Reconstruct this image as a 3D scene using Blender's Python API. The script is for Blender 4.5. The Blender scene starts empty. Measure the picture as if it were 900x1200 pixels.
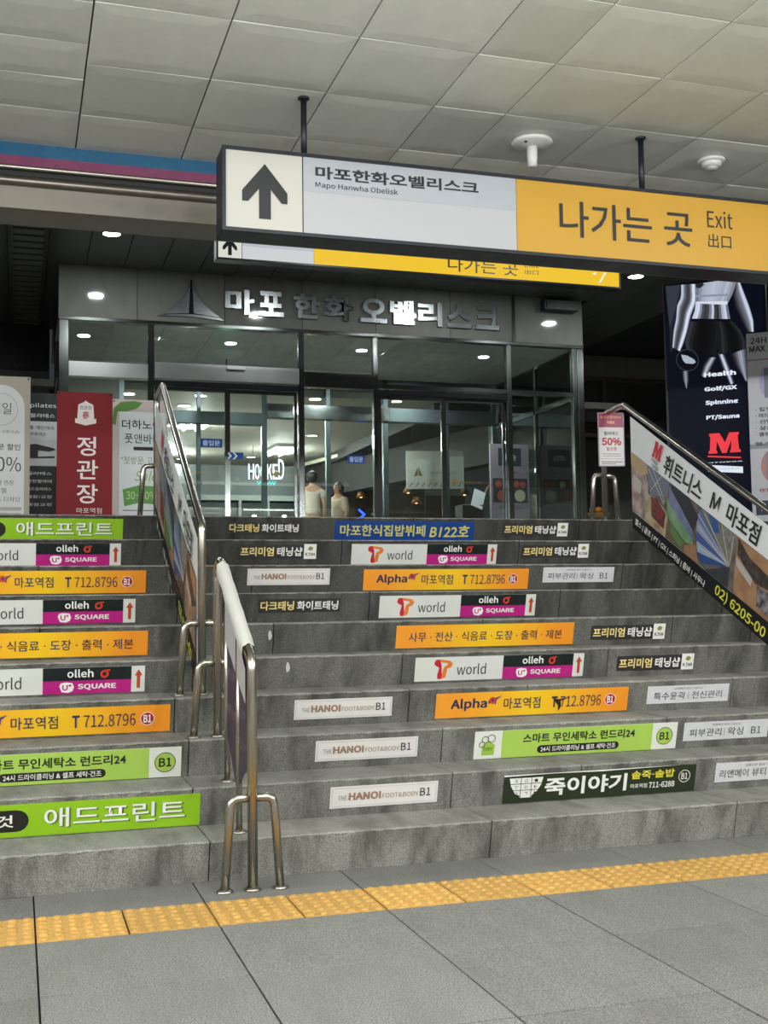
import bpy, bmesh, math, os, random
from mathutils import Matrix, Vector
random.seed(7)
SC = bpy.context.scene
COL = SC.collection
PI = math.pi

# ------------------------------------------------------------------ camera
cam_d = bpy.data.cameras.new('camera')
cam = bpy.data.objects.new('camera', cam_d)
COL.objects.link(cam)
R_ = Vector((0.95447356, -0.29801894, -0.01284296))
U_ = Vector((-0.01027676, -0.07588156, 0.99706388))
F_ = Vector((0.29811846, 0.95153912, 0.07548961))
cam.matrix_world = Matrix(((R_.x, U_.x, -F_.x, 0), (R_.y, U_.y, -F_.y, 0), (R_.z, U_.z, -F_.z, 1.11965), (0, 0, 0, 1)))
cam_d.sensor_fit = 'HORIZONTAL'
cam_d.sensor_width = 36
cam_d.lens = 1371.18 / 900 * 36
cam_d.clip_end = 200
cam_d.clip_start = 0.05
SC.camera = cam

# ------------------------------------------------------------------ world, exposure
w = bpy.data.worlds.new('world'); SC.world = w; w.use_nodes = True
w.node_tree.nodes['Background'].inputs[0].default_value = (0.03, 0.033, 0.036, 1)
w.node_tree.nodes['Background'].inputs[1].default_value = 1.0
SC.view_settings.view_transform = 'Standard'
SC.view_settings.look = 'None'
SC.view_settings.gamma = 1
SC.view_settings.use_curve_mapping = False
SC.view_settings.exposure = 0.12
SC.cycles.max_bounces = 7
SC.cycles.sample_clamp_indirect = 4
SC.cycles.caustics_reflective = False
SC.cycles.caustics_refractive = False

# main dimensions
H = 0.167526            # riser
T = 0.30                # tread
RK = 0.045              # rake of the riser
Y1 = 4.7654             # nosing of the first step
ZL = 10 * H             # landing level
ZC = 3.72               # station ceiling
ZS = 5.12               # soffit over the landing
YF = 14.0               # glass front
ZG = 4.50               # underside of granite band
YI = 16.9               # inner glass front

# ------------------------------------------------------------------ lights of the station hall (unseen, bare tubes added as fill, see hall_fill_light)
HALL = [(-2.6, 2.3), (1.4, 2.3), (5.4, 2.3), (-2.6, -1.2), (1.4, -1.2), (5.4, -1.2), (-2.6, -5), (5.4, -5), (-6.4, 0.6), (-6.4, 4.6)]  # last two are added at far left to light the handrail banners
HALL_Z = 3.25          # bare-tube form chosen to send light sideways and up
HALL_W = 115
DOWN = [(0.93, 12.7), (3.13, 12.2), (5.2, 12.7), (7.33, 12.75), (0.9, 10.4), (3.1, 10.4), (5.2, 10.4), (7.3, 10.4), (9.4, 12.7), (9.4, 10.4), (-1.2, 10.4)]
DOWN_W = 26
VEST = [(1.67, 14.9), (2.8, 15.0), (4.7, 15.1), (6.1, 15.2)]
VEST_W = 48
LOBBY = [(2.45, 18.2), (2.5, 20.3), (5.2, 21.0), (5.27, 17.9), (4.7, 24.4), (3.4, 22.6), (3.3, 25.0), (3.9, 19.4)]
LOBBY_W = 50


def area(name, loc, sx, sy, power, color, rot=(0, 0, 0), shape='RECTANGLE', spread=None):
    d = bpy.data.lights.new(name, 'AREA')
    d.shape = shape; d.size = sx
    if shape == 'RECTANGLE':
        d.size_y = sy
    d.energy = power; d.color = color
    if spread:
        d.spread = spread
    o = bpy.data.objects.new(name, d); COL.objects.link(o)
    o.location = loc; o.rotation_euler = rot
    return o


for x, y in HALL:
    for dx in (-0.35, 0.35):
        d = bpy.data.lights.new('hall_fill_lamp', 'POINT'); d.energy = HALL_W * (0.6 if y > 0 and x > -6 else 1.25); d.shadow_soft_size = 0.05; d.color = (0.985, 0.995, 1.0)
        o = bpy.data.objects.new('hall_fill_lamp', d); COL.objects.link(o); o.location = (x + dx, y, HALL_Z - 0.22)
for x, y in DOWN:
    area('downlight_lamp', (x, y, ZS - 0.02), 0.17, 0.17, DOWN_W, (0.95, 1.0, 1.0), shape='DISK')
for x, y in VEST:
    area('downlight_lamp', (x, y, ZG - 0.02), 0.17, 0.17, VEST_W, (0.95, 1.0, 1.0), shape='DISK')
for x, y in LOBBY:
    area('downlight_lamp', (x, y, 4.18), 0.17, 0.17, LOBBY_W, (1.0, 0.98, 0.95), shape='DISK')
for x, y in ((2.85, 19.8), (5.05, 23.0), (3.0, 24.0)):  # last lamp has no fixture, added to brighten the lobby
    d = bpy.data.lights.new('lobby_point_lamp', 'POINT'); d.energy = 150; d.shadow_soft_size = 0.1; d.color = (1.0, 0.99, 0.95)
    o = bpy.data.objects.new('lobby_point_lamp', d); COL.objects.link(o); o.location = (x, y, 3.95)

# ------------------------------------------------------------------ materials
def lin(c):
    c = c.lstrip('#')
    v = [int(c[i:i + 2], 16) / 255 for i in (0, 2, 4)]
    return tuple(x / 12.92 if x <= 0.04045 else ((x + 0.055) / 1.055) ** 2.4 for x in v) + (1,)

MC = {}
def mat(col, rough=0.5, metal=0.0, emit=0.0, coat=0.0):
    key = (col, rough, metal, emit, coat)
    if key in MC:
        return MC[key]
    m = bpy.data.materials.new('paint_' + col.lstrip('#')); m.use_nodes = True
    nt = m.node_tree
    b = nt.nodes['Principled BSDF']
    c = lin(col)
    b.inputs['Base Color'].default_value = c
    b.inputs['Roughness'].default_value = rough
    b.inputs['Metallic'].default_value = metal
    if coat:
        b.inputs['Coat Weight'].default_value = coat
    if emit:
        b.inputs['Emission Color'].default_value = c
        b.inputs['Emission Strength'].default_value = emit
        if emit >= 0.3:
            b.inputs['Base Color'].default_value = (0.01, 0.01, 0.012, 1); b.inputs['Specular IOR Level'].default_value = 0.05; b.inputs['Roughness'].default_value = 0.7
    else:
        # slight procedural unevenness of the surface
        tc = nt.nodes.new('ShaderNodeTexCoord'); n = nt.nodes.new('ShaderNodeTexNoise')
        n.inputs['Scale'].default_value = 9; n.inputs['Detail'].default_value = 5
        nt.links.new(tc.outputs['Object'], n.inputs['Vector'])
        mr = nt.nodes.new('ShaderNodeMapRange')
        mr.inputs['To Min'].default_value = max(0, rough - 0.08); mr.inputs['To Max'].default_value = min(1, rough + 0.1)
        nt.links.new(n.outputs['Fac'], mr.inputs['Value'])
        nt.links.new(mr.outputs['Result'], b.inputs['Roughness'])
        mx = nt.nodes.new('ShaderNodeMix'); mx.data_type = 'RGBA'; mx.blend_type = 'MULTIPLY'
        mx.inputs[0].default_value = 0.12
        mx.inputs[6].default_value = c
        nt.links.new(n.outputs['Fac'], mx.inputs[7])
        nt.links.new(mx.outputs[2], b.inputs['Base Color'])
    MC[key] = m
    return m


def granite(name, c1, c2, scale=220, rough=0.7, bump=0.25, dirt=0.5, dirtcol='#2c2b27', spec=0.4):
    m = bpy.data.materials.new(name); m.use_nodes = True
    nt = m.node_tree; b = nt.nodes['Principled BSDF']; L = nt.links.new
    tc = nt.nodes.new('ShaderNodeTexCoord'); geo = nt.nodes.new('ShaderNodeNewGeometry')
    n1 = nt.nodes.new('ShaderNodeTexNoise'); n1.inputs['Scale'].default_value = scale; n1.inputs['Detail'].default_value = 3
    n1.inputs['Roughness'].default_value = 0.75
    L(geo.outputs['Position'], n1.inputs['Vector'])
    cr = nt.nodes.new('ShaderNodeValToRGB')
    cr.color_ramp.elements[0].position = 0.36; cr.color_ramp.elements[0].color = lin(c1)
    cr.color_ramp.elements[1].position = 0.64; cr.color_ramp.elements[1].color = lin(c2)
    L(n1.outputs['Fac'], cr.inputs['Fac'])
    # broad stains and streaks
    mp = nt.nodes.new('ShaderNodeMapping'); mp.inputs['Scale'].default_value = (7, 2.2, 2.6)
    L(geo.outputs['Position'], mp.inputs['Vector'])
    n2 = nt.nodes.new('ShaderNodeTexNoise'); n2.inputs['Scale'].default_value = 1.0; n2.inputs['Detail'].default_value = 7
    n2.inputs['Roughness'].default_value = 0.62
    L(mp.outputs['Vector'], n2.inputs['Vector'])
    r2 = nt.nodes.new('ShaderNodeMapRange'); r2.inputs['From Min'].default_value = 0.44; r2.inputs['From Max'].default_value = 0.66
    r2.inputs['To Max'].default_value = dirt
    L(n2.outputs['Fac'], r2.inputs['Value'])
    mx = nt.nodes.new('ShaderNodeMix'); mx.data_type = 'RGBA'
    L(r2.outputs['Result'], mx.inputs[0]); L(cr.outputs['Color'], mx.inputs[6]); mx.inputs[7].default_value = lin(dirtcol)
    # piece to piece tone
    oi = nt.nodes.new('ShaderNodeObjectInfo')
    r3 = nt.nodes.new('ShaderNodeMapRange'); r3.inputs['To Min'].default_value = 0.88; r3.inputs['To Max'].default_value = 1.1
    L(oi.outputs['Random'], r3.inputs['Value'])
    mul = nt.nodes.new('ShaderNodeVectorMath'); mul.operation = 'SCALE'
    L(mx.outputs[2], mul.inputs[0]); L(r3.outputs['Result'], mul.inputs['Scale'])
    L(mul.outputs[0], b.inputs['Base Color'])
    b.inputs['Roughness'].default_value = rough
    b.inputs['Specular IOR Level'].default_value = spec
    bp = nt.nodes.new('ShaderNodeBump'); bp.inputs['Strength'].default_value = bump; bp.inputs['Distance'].default_value = 0.004
    n4 = nt.nodes.new('ShaderNodeTexNoise'); n4.inputs['Scale'].default_value = 120; n4.inputs['Detail'].default_value = 4
    L(geo.outputs['Position'], n4.inputs['Vector'])
    L(n4.outputs['Fac'], bp.inputs['Height']); L(bp.outputs['Normal'], b.inputs['Normal'])
    return m

M_STEP = granite('granite_steps', '#62625c', '#9c9c93', 190, 0.75, 0.5, 0.6, '#3a3934')
def mixhex(a, b, t):
    A = [int(a[i:i + 2], 16) for i in (1, 3, 5)]; B = [int(b[i:i + 2], 16) for i in (1, 3, 5)]
    return '#%02x%02x%02x' % tuple(int(p + (q - p) * t) for p, q in zip(A, B))
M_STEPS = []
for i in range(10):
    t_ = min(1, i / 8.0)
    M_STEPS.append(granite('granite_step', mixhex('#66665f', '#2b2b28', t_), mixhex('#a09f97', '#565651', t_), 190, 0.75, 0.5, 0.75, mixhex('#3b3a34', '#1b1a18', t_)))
M_TREAD = granite('granite_tread', '#6a6a64', '#a5a49c', 190, 0.75, 0.4, 0.5, '#45443e')
M_FLOOR = granite('granite_floor', '#4c4c49', '#92928c', 170, 0.6, 0.15, 0.3, '#5b5a55')
M_BAND = granite('granite_band', '#5f605b', '#8b8c86', 160, 0.06, 0.02, 0.2, '#50504b', 0.5)
M_CEIL = granite('ceiling_metal', '#d8dbd0', '#dee1d6', 6, 0.5, 0.0, 0.12, '#c8cabf', 0.4)
M_SOFF = granite('soffit_metal', '#4a4c4a', '#525452', 4, 0.34, 0.0, 0.1, '#343634', 0.5)
M_TACT = granite('tactile_yellow', '#b58a44', '#cfa65c', 60, 0.65, 0.1, 0.35, '#a8844a', 0.3)


def steel(name, c='#b9b8b2', rough=0.24, aniso=True, scale=(2, 2, 60)):
    m = bpy.data.materials.new(name); m.use_nodes = True
    nt = m.node_tree; b = nt.nodes['Principled BSDF']; L = nt.links.new
    b.inputs['Base Color'].default_value = lin(c); b.inputs['Metallic'].default_value = 1
    tc = nt.nodes.new('ShaderNodeTexCoord'); mp = nt.nodes.new('ShaderNodeMapping'); mp.inputs['Scale'].default_value = (1, 1, 1.5)
    n = nt.nodes.new('ShaderNodeTexNoise'); n.inputs['Scale'].default_value = 6; n.inputs['Detail'].default_value = 4
    L(tc.outputs['Object'], mp.inputs['Vector']); L(mp.outputs['Vector'], n.inputs['Vector'])
    mr = nt.nodes.new('ShaderNodeMapRange'); mr.inputs['To Min'].default_value = rough - 0.04; mr.inputs['To Max'].default_value = rough + 0.06
    L(n.outputs['Fac'], mr.inputs['Value']); L(mr.outputs['Result'], b.inputs['Roughness'])
    return m

M_STEEL = steel('stainless_tube', '#b4aea4', 0.24)
M_FRAME = steel('stainless_frame', '#787d7b', 0.16, scale=(2, 2, 20))
M_LETTER = steel('stainless_letter', '#a9adaf', 0.27)
M_DARKMET = mat('#15191d', 0.35, 0.6)
M_BLACK = mat('#0d0f10', 0.45)
M_SIGNBOX = mat('#1c222a', 0.4, 0.3)
M_WHITE = mat('#e6e6e2', 0.45)

def glassmat(name, tint='#dfe9e6', rough=0.0, base=0.0):
    m = bpy.data.materials.new(name); m.use_nodes = True
    nt = m.node_tree; L = nt.links.new
    for n in list(nt.nodes):
        nt.nodes.remove(n)
    out = nt.nodes.new('ShaderNodeOutputMaterial'); mix = nt.nodes.new('ShaderNodeMixShader')
    tr = nt.nodes.new('ShaderNodeBsdfTransparent'); tr.inputs[0].default_value = lin(tint)
    gl = nt.nodes.new('ShaderNodeBsdfGlossy'); gl.inputs['Roughness'].default_value = rough
    gl.inputs['Color'].default_value = (0.95, 1, 0.98, 1)
    fr = nt.nodes.new('ShaderNodeFresnel'); fr.inputs['IOR'].default_value = 1.7
    L(fr.outputs[0], mix.inputs[0]); L(tr.outputs[0], mix.inputs[1]); L(gl.outputs[0], mix.inputs[2]); L(mix.outputs[0], out.inputs[0])
    return m
M_GLASS = glassmat('window_glass', '#eff4f2')


def gradient_mat(name, w_, rough=0.4):
    """printed vinyl: orange with a yellow middle"""
    m = bpy.data.materials.new(name); m.use_nodes = True
    nt = m.node_tree; b = nt.nodes['Principled BSDF']; L = nt.links.new
    tc = nt.nodes.new('ShaderNodeTexCoord'); sp = nt.nodes.new('ShaderNodeSeparateXYZ'); L(tc.outputs['Object'], sp.inputs[0])
    dv = nt.nodes.new('ShaderNodeMath'); dv.operation = 'DIVIDE'; dv.inputs[1].default_value = w_
    L(sp.outputs['X'], dv.inputs[0])
    cr = nt.nodes.new('ShaderNodeValToRGB'); e = cr.color_ramp.elements
    e[0].position = 0.12; e[0].color = lin('#ee9a2e'); e[1].position = 0.92; e[1].color = lin('#e99124')
    x = e.new(0.5); x.color = lin('#efc21f')
    L(dv.outputs[0], cr.inputs['Fac']); L(cr.outputs['Color'], b.inputs['Base Color'])
    b.inputs['Roughness'].default_value = rough
    return m
M_ORANGE = gradient_mat('orange_print', 1.1)


def photo_mat(name, c1, c2, scale=30, emit=0, kind='noise'):
    m = bpy.data.materials.new(name); m.use_nodes = True
    nt = m.node_tree; b = nt.nodes['Principled BSDF']; L = nt.links.new
    tc = nt.nodes.new('ShaderNodeTexCoord')
    if kind == 'wave':
        n = nt.nodes.new('ShaderNodeTexWave'); n.inputs['Scale'].default_value = scale; n.inputs['Distortion'].default_value = 2
    elif kind == 'cells':
        n = nt.nodes.new('ShaderNodeTexVoronoi'); n.inputs['Scale'].default_value = scale
    else:
        n = nt.nodes.new('ShaderNodeTexNoise'); n.inputs['Scale'].default_value = scale; n.inputs['Detail'].default_value = 5
    L(tc.outputs['Object'], n.inputs['Vector'])
    cr = nt.nodes.new('ShaderNodeValToRGB'); e = cr.color_ramp.elements
    lo, hi = (0.1, 0.6) if kind == 'cells' else (0.35, 0.65)
    e[0].position = lo; e[0].color = lin(c1); e[1].position = hi; e[1].color = lin(c2)
    L(n.outputs['Distance' if kind == 'cells' else ('Fac' if kind == 'noise' else 'Color')], cr.inputs['Fac'])
    L(cr.outputs['Color'], b.inputs['Base Color'])
    b.inputs['Roughness'].default_value = 0.4
    if emit:
        L(cr.outputs['Color'], b.inputs['Emission Color']); b.inputs['Emission Strength'].default_value = emit
    return m

# ------------------------------------------------------------------ builders
def link(name, me, m=None, parent=None):
    o = bpy.data.objects.new(name, me); COL.objects.link(o)
    if m is not None and me is not None and len(me.materials) == 0:
        me.materials.append(m)
    if parent is not None:
        o.parent = parent
    return o


def tag(o, label=None, cat=None, group=None, kind=None):
    if label: o['label'] = label
    if cat: o['category'] = cat
    if group: o['group'] = group
    if kind: o['kind'] = kind
    return o


def thing(name, label, cat, loc=(0, 0, 0), rz=0, group=None, kind=None):
    o = bpy.data.objects.new(name, None); COL.objects.link(o)
    o.empty_display_size = 0.2
    o.location = loc; o.rotation_euler = (0, 0, rz)
    return tag(o, label, cat, group, kind)


def add_box(bm, x0, x1, y0, y1, z0, z1, bev=0.0):
    vs = [bm.verts.new((x, y, z)) for x in (x0, x1) for y in (y0, y1) for z in (z0, z1)]
    f = [(0, 1, 3, 2), (4, 6, 7, 5), (0, 4, 5, 1), (2, 3, 7, 6), (0, 2, 6, 4), (1, 5, 7, 3)]
    fs = [bm.faces.new([vs[i] for i in q]) for q in f]
    if bev:
        es = set()
        for q in fs:
            es.update(q.edges)
        bmesh.ops.bevel(bm, geom=list(es), offset=bev, segments=1, affect='EDGES')
    return vs


def bm_obj(name, bm, m, parent=None, smooth=False):
    me = bpy.data.meshes.new(name)
    bmesh.ops.recalc_face_normals(bm, faces=bm.faces)
    bm.to_mesh(me); bm.free()
    if smooth:
        for p in me.polygons:
            p.use_smooth = True
    return link(name, me, m, parent)


def box(name, x0, x1, y0, y1, z0, z1, m, parent=None, bev=0.0):
    bm = bmesh.new(); add_box(bm, x0, x1, y0, y1, z0, z1, bev)
    return bm_obj(name, bm, m, parent)


def add_tube(bm, pts, r, n=12, caps=True):
    pts = [Vector(p) for p in pts]
    rings = []
    up = None
    for i, p in enumerate(pts):
        if i == 0: d = pts[1] - pts[0]
        elif i == len(pts) - 1: d = pts[-1] - pts[-2]
        else: d = (pts[i + 1] - pts[i]).normalized() + (pts[i] - pts[i - 1]).normalized()
        d.normalize()
        if up is None:
            up = Vector((1, 0, 0)) if abs(d.x) < 0.9 else Vector((0, 1, 0))
        a = (up - d * up.dot(d)).normalized(); b = d.cross(a); up = a
        rr = r[i] if isinstance(r, (list, tuple)) else r
        rings.append([bm.verts.new(p + a * math.cos(2 * PI * k / n) * rr + b * math.sin(2 * PI * k / n) * rr) for k in range(n)])
    for A, B in zip(rings, rings[1:]):
        for k in range(n):
            bm.faces.new((A[k], A[(k + 1) % n], B[(k + 1) % n], B[k]))
    if caps:
        bm.faces.new(rings[0][::-1]); bm.faces.new(rings[-1])


def tube(name, pts, r, m, parent=None, n=12):
    bm = bmesh.new(); add_tube(bm, pts, r, n)
    return bm_obj(name, bm, m, parent, True)


def fillet(pts, rad, seg=6):
    pts = [Vector(p) for p in pts]; out = [pts[0]]
    for i in range(1, len(pts) - 1):
        a = (pts[i - 1] - pts[i]).normalized(); b = (pts[i + 1] - pts[i]).normalized()
        ang = a.angle(b); t = rad / math.tan(ang / 2)
        t = min(t, (pts[i - 1] - pts[i]).length * 0.49, (pts[i + 1] - pts[i]).length * 0.49)
        p0 = pts[i] + a * t; p1 = pts[i] + b * t
        for s in range(seg + 1):
            u = s / seg
            out.append(p0 * (1 - u) ** 2 + pts[i] * 2 * u * (1 - u) + p1 * u * u)
    out.append(pts[-1])
    return out


def add_lathe(bm, prof, n=20, c=(0, 0, 0)):
    rings = []
    for r, z in prof:
        rings.append([bm.verts.new((c[0] + r * math.cos(2 * PI * k / n), c[1] + r * math.sin(2 * PI * k / n), c[2] + z)) for k in range(n)])
    for A, B in zip(rings, rings[1:]):
        for k in range(n):
            bm.faces.new((A[k], A[(k + 1) % n], B[(k + 1) % n], B[k]))
    bm.faces.new(rings[0][::-1]); bm.faces.new(rings[-1])


def lathe(name, prof, m, parent=None, c=(0, 0, 0), n=20):
    bm = bmesh.new(); add_lathe(bm, prof, n, c)
    return bm_obj(name, bm, m, parent, True)

# flat print helpers: local x = along the sheet, local z = up, viewer at -y
LAY = 0.0009
def poly(parent, name, loops, m, layer=1, thick=0.0):
    vs, fs = [], []
    for lp in loops:
        s = len(vs); n = len(lp)
        a = sum(lp[i][0] * lp[(i + 1) % n][1] - lp[(i + 1) % n][0] * lp[i][1] for i in range(n))
        if a < 0: lp = lp[::-1]
        vs += [(p[0], -layer * LAY, p[1]) for p in lp]
        fs.append(list(range(s, s + n)))
    me = bpy.data.meshes.new(name); me.from_pydata(vs, [], fs); me.update()
    return link(name, me, m, parent)

def rc(u0, v0, u1, v1): return [(u0, v0), (u1, v0), (u1, v1), (u0, v1)]
def disc(cx, cy, r, n=24, ry=None): return [(cx + r * math.cos(2 * PI * k / n), cy + (ry or r) * math.sin(2 * PI * k / n)) for k in range(n)]
def ringq(cx, cy, r0, r1, n=24, a0=0, a1=2 * PI, ry=1.0):
    out = []
    for k in range(n):
        a = a0 + (a1 - a0) * k / n; b = a0 + (a1 - a0) * (k + 1) / n
        out.append([(cx + r0 * math.cos(a), cy + r0 * ry * math.sin(a)), (cx + r1 * math.cos(a), cy + r1 * ry * math.sin(a)),
                    (cx + r1 * math.cos(b), cy + r1 * ry * math.sin(b)), (cx + r0 * math.cos(b), cy + r0 * ry * math.sin(b))])
    return out
def pill(u0, v0, u1, v1, n=8):
    r = (v1 - v0) / 2; cy = (v0 + v1) / 2
    return [(u1 - r + r * math.cos(a), cy + r * math.sin(a)) for a in [(-PI / 2 + PI * k / n) for k in range(n + 1)]] + \
           [(u0 + r + r * math.cos(a), cy + r * math.sin(a)) for a in [(PI / 2 + PI * k / n) for k in range(n + 1)]]
def frameq(u0, v0, u1, v1, t): return [rc(u0, v0, u1, v0 + t), rc(u0, v1 - t, u1, v1), rc(u0, v0, u0 + t, v1), rc(u1 - t, v0, u1, v1)]
def strip(pts, wd):
    out = []
    for (a, b) in zip(pts, pts[1:]):
        dx, dy = b[0] - a[0], b[1] - a[1]; L_ = math.hypot(dx, dy) or 1; nx, ny = -dy / L_ * wd / 2, dx / L_ * wd / 2
        ex, ey = dx / L_ * wd * 0.3, dy / L_ * wd * 0.3
        out.append([(a[0] - ex + nx, a[1] - ey + ny), (a[0] - ex - nx, a[1] - ey - ny), (b[0] + ex - nx, b[1] + ey - ny), (b[0] + ex + nx, b[1] + ey + ny)])
    return out

def fat_m(u, v, w_, h_):
    q = [(0, 0), (0.27, 0), (0.27, 0.12), (0.24, 0.15), (0.27, 0.60), (0.42, 0), (0.56, 0), (0.72, 0.62), (0.70, 0.15), (0.67, 0.12), (0.67, 0), (1, 0), (1, 0.12),
         (0.95, 0.16), (0.92, 0.84), (0.96, 0.88), (0.96, 1), (0.66, 1), (0.52, 0.52), (0.36, 1), (0.03, 1), (0.03, 0.88), (0.07, 0.84), (0.04, 0.16), (0, 0.12)]
    return [[(u + a * w_, v + b * h_) for a, b in q]]
TXT = {}
FONT = None                                        # Blender's own bundled grotesque, when present
for kind_ in ('LOCAL', 'SYSTEM'):
    try:
        FONT = bpy.data.fonts.load(os.path.join(bpy.utils.resource_path(kind_), 'datafiles', 'fonts', 'Noto Sans CJK Regular.woff2'))
        break
    except Exception:
        FONT = None
TSC = bpy.data.scenes.new('text_workshop')       # scratch scene, removed at the end
def text_mesh(s, bold=0.0, shear=0.0, res=3, ext=0.0):
    key = (s, bold, shear, res, ext)
    if key not in TXT:
        cu = bpy.data.curves.new('lettering', 'FONT'); cu.body = s
        if FONT and all(ord(c_) < 0x1100 for c_ in s):
            cu.font = FONT; cu.offset = 0
            bold *= 0.36
        cu.resolution_u = res; cu.offset = bold; cu.shear = shear; cu.extrude = ext
        o = bpy.data.objects.new('lettering', cu); TSC.collection.objects.link(o)
        with bpy.context.temp_override(scene=TSC, view_layer=TSC.view_layers[0]):
            dg = bpy.context.evaluated_depsgraph_get()
            me = bpy.data.meshes.new_from_object(o.evaluated_get(dg), depsgraph=dg)
        bpy.data.objects.remove(o); bpy.data.curves.remove(cu)
        me.materials.clear()
        xs = [v.co.x for v in me.vertices]; ys = [v.co.y for v in me.vertices]
        TXT[key] = (me, min(xs), max(xs), min(ys), max(ys))
    return TXT[key]

def text(parent, name, s, u, v, wd, ht, m, layer=2, bold=0.0, shear=0.0, res=3, ext=0.0, depth=0.0):
    me0, x0, x1, y0, y1 = text_mesh(s, bold, shear, res, ext)
    me = me0.copy(); me.name = name
    sx = (wd / (x1 - x0)) if wd else ht / (y1 - y0); sy = ht / (y1 - y0)
    sz = depth / (2 * ext) if ext else 0
    for p in me.vertices:
        c = p.co.copy()
        p.co = ((c.x - x0) * sx + u, -layer * LAY - (c.z + ext) * sz, (c.y - y0) * sy + v)
    return link(name, me, m, parent)

def sheet(name, w_, h_, m, th=0.0015):
    bm = bmesh.new(); add_box(bm, 0, w_, 0, th, 0, h_)
    return bm_obj(name, bm, m)

# ================================================================== SETTING
# floor -------------------------------------------------------------
floor = box('floor', -9, 14, -9, 4.9, -0.15, -0.012, mat('#2b2a27', 0.9))
tag(floor, kind='structure')
TX = 0.07; TP = 0.6125
def tile(name, x0, x1, y0, y1, m, g=0.003, z=0.0):
    return box(name, x0 + g, x1 - g, y0 + g, y1 - g, -0.03, z, m, floor, 0.0008)
rows = [(-1.0, -0.39), (-0.39, 0.22), (0.22, 0.83), (0.83, 1.44), (1.44, 2.05), (2.05, 2.43), (2.43, 2.99), (2.99, 3.585), (3.585, 4.155)]
for r, (a, b) in enumerate(rows):
    for i in range(-4 if r < 5 else -3, 9):
        tile('floor_tile', TX + i * TP, TX + (i + 1) * TP, a, b, M_FLOOR, z=random.uniform(-0.0015, 0.0))
for i in range(-3, 12):
    tile('floor_tile', TX + i * TP, TX + (i + 1) * TP, 4.48, 4.87, M_FLOOR, z=random.uniform(-0.0015, 0.0))
# tactile tile mesh, shared
bm = bmesh.new(); tw = TP / 2; td = 0.325
add_box(bm, 0.0032, tw - 0.0032, 0.003, td - 0.003, -0.03, 0.001, 0.001)
for i in range(6):
    for j in range(6):
        add_lathe(bm, [(0.0175, 0.0), (0.015, 0.005), (0.009, 0.0075)], 10, (tw * (i + 0.5) / 6, td * (j + 0.5) / 6, 0.001))
tact = bm_obj('tactile_tile', bm, M_TACT, floor)
tact.location = (TX - 2 * TP, 4.155, 0)
for i in range(1, 22):
    o = tact.copy(); COL.objects.link(o); o.parent = floor; o.location = (TX - 2 * TP + i * tw, 4.155, random.uniform(-0.001, 0.0008))

# walls of the hall (outside the frame) ----------------------------
tag(box('wall_left', -9.2, -9, -9, 30, 0, 6, mat('#a5a69e', 0.6)), kind='structure')
tag(box('wall_right', 14, 14.2, -9, 30, 0, 6, mat('#a5a69e', 0.6)), kind='structure')
tag(box('wall_rear', -9, 14, -9.2, -9, 0, 4, mat('#a5a69e', 0.6)), kind='structure')

# ceiling -------------------------------------------------------------
ceiling = box('ceiling', -9, 14, -9, 6.74, ZC + 0.03, ZC + 0.2, mat('#55564f', 0.9))
tag(ceiling, kind='structure')
def ceil_panel(x0, x1, y0, y1, g=0.004, sag=0.0032):
    bm = bmesh.new(); z = ZC
    x0 += g; x1 -= g; y0 += g; y1 -= g
    s = min(0.085, (x1 - x0) * 0.2)
    lv = [(0, z + 0.035), (0, z), (s, z - sag)]
    rings = []
    for d, zz in lv:
        rings.append([bm.verts.new((x, y, zz)) for x, y in ((x0 + d, y0 + d), (x1 - d, y0 + d), (x1 - d, y1 - d), (x0 + d, y1 - d))])
    for A, B in zip(rings, rings[1:]):
        for k in range(4):
            bm.faces.new((A[k], A[(k + 1) % 4], B[(k + 1) % 4], B[k]))
    bm.faces.new(rings[-1]); bm.faces.new(rings[0])
    o = bm_obj('ceiling_panel', bm, M_CEIL, ceiling)
    cx, cy = (x0 + x1) / 2, (y0 + y1) / 2
    for v in o.data.vertices:
        v.co.x -= cx; v.co.y -= cy; v.co.z -= z
    o.location = (cx, cy, z)
    o.rotation_euler = (random.uniform(-0.0035, 0.0035), random.uniform(-0.0035, 0.0035), 0)
    return o
colx = [-2.11, -1.51, -0.91, -0.31, 0.29, 0.89, 1.485, 2.075, 2.48, 3.07, 3.66, 4.26, 4.86, 5.46, 6.06]
for a, b in zip(colx, colx[1:]):
    if b <= 0.3:
        ys = [3.4, 4.0, 4.45, 5.03, 5.43, 5.815, 6.225, 6.74]
    else:
        ys = [3.2, 3.82, 4.42, 5.02, 5.635, 6.25, 6.74]
    for c, d in zip(ys, ys[1:]):
        ceil_panel(a, b, c, d)
box('ceiling_field', -9, 14, -9, 3.19, ZC, ZC + 0.03, M_CEIL, ceiling)
box('ceiling_field', -9, -2.12, 3.2, 6.74, ZC, ZC + 0.03, M_CEIL, ceiling)
box('ceiling_field', 6.07, 14, 3.2, 6.74, ZC, ZC + 0.03, M_CEIL, ceiling)

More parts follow.
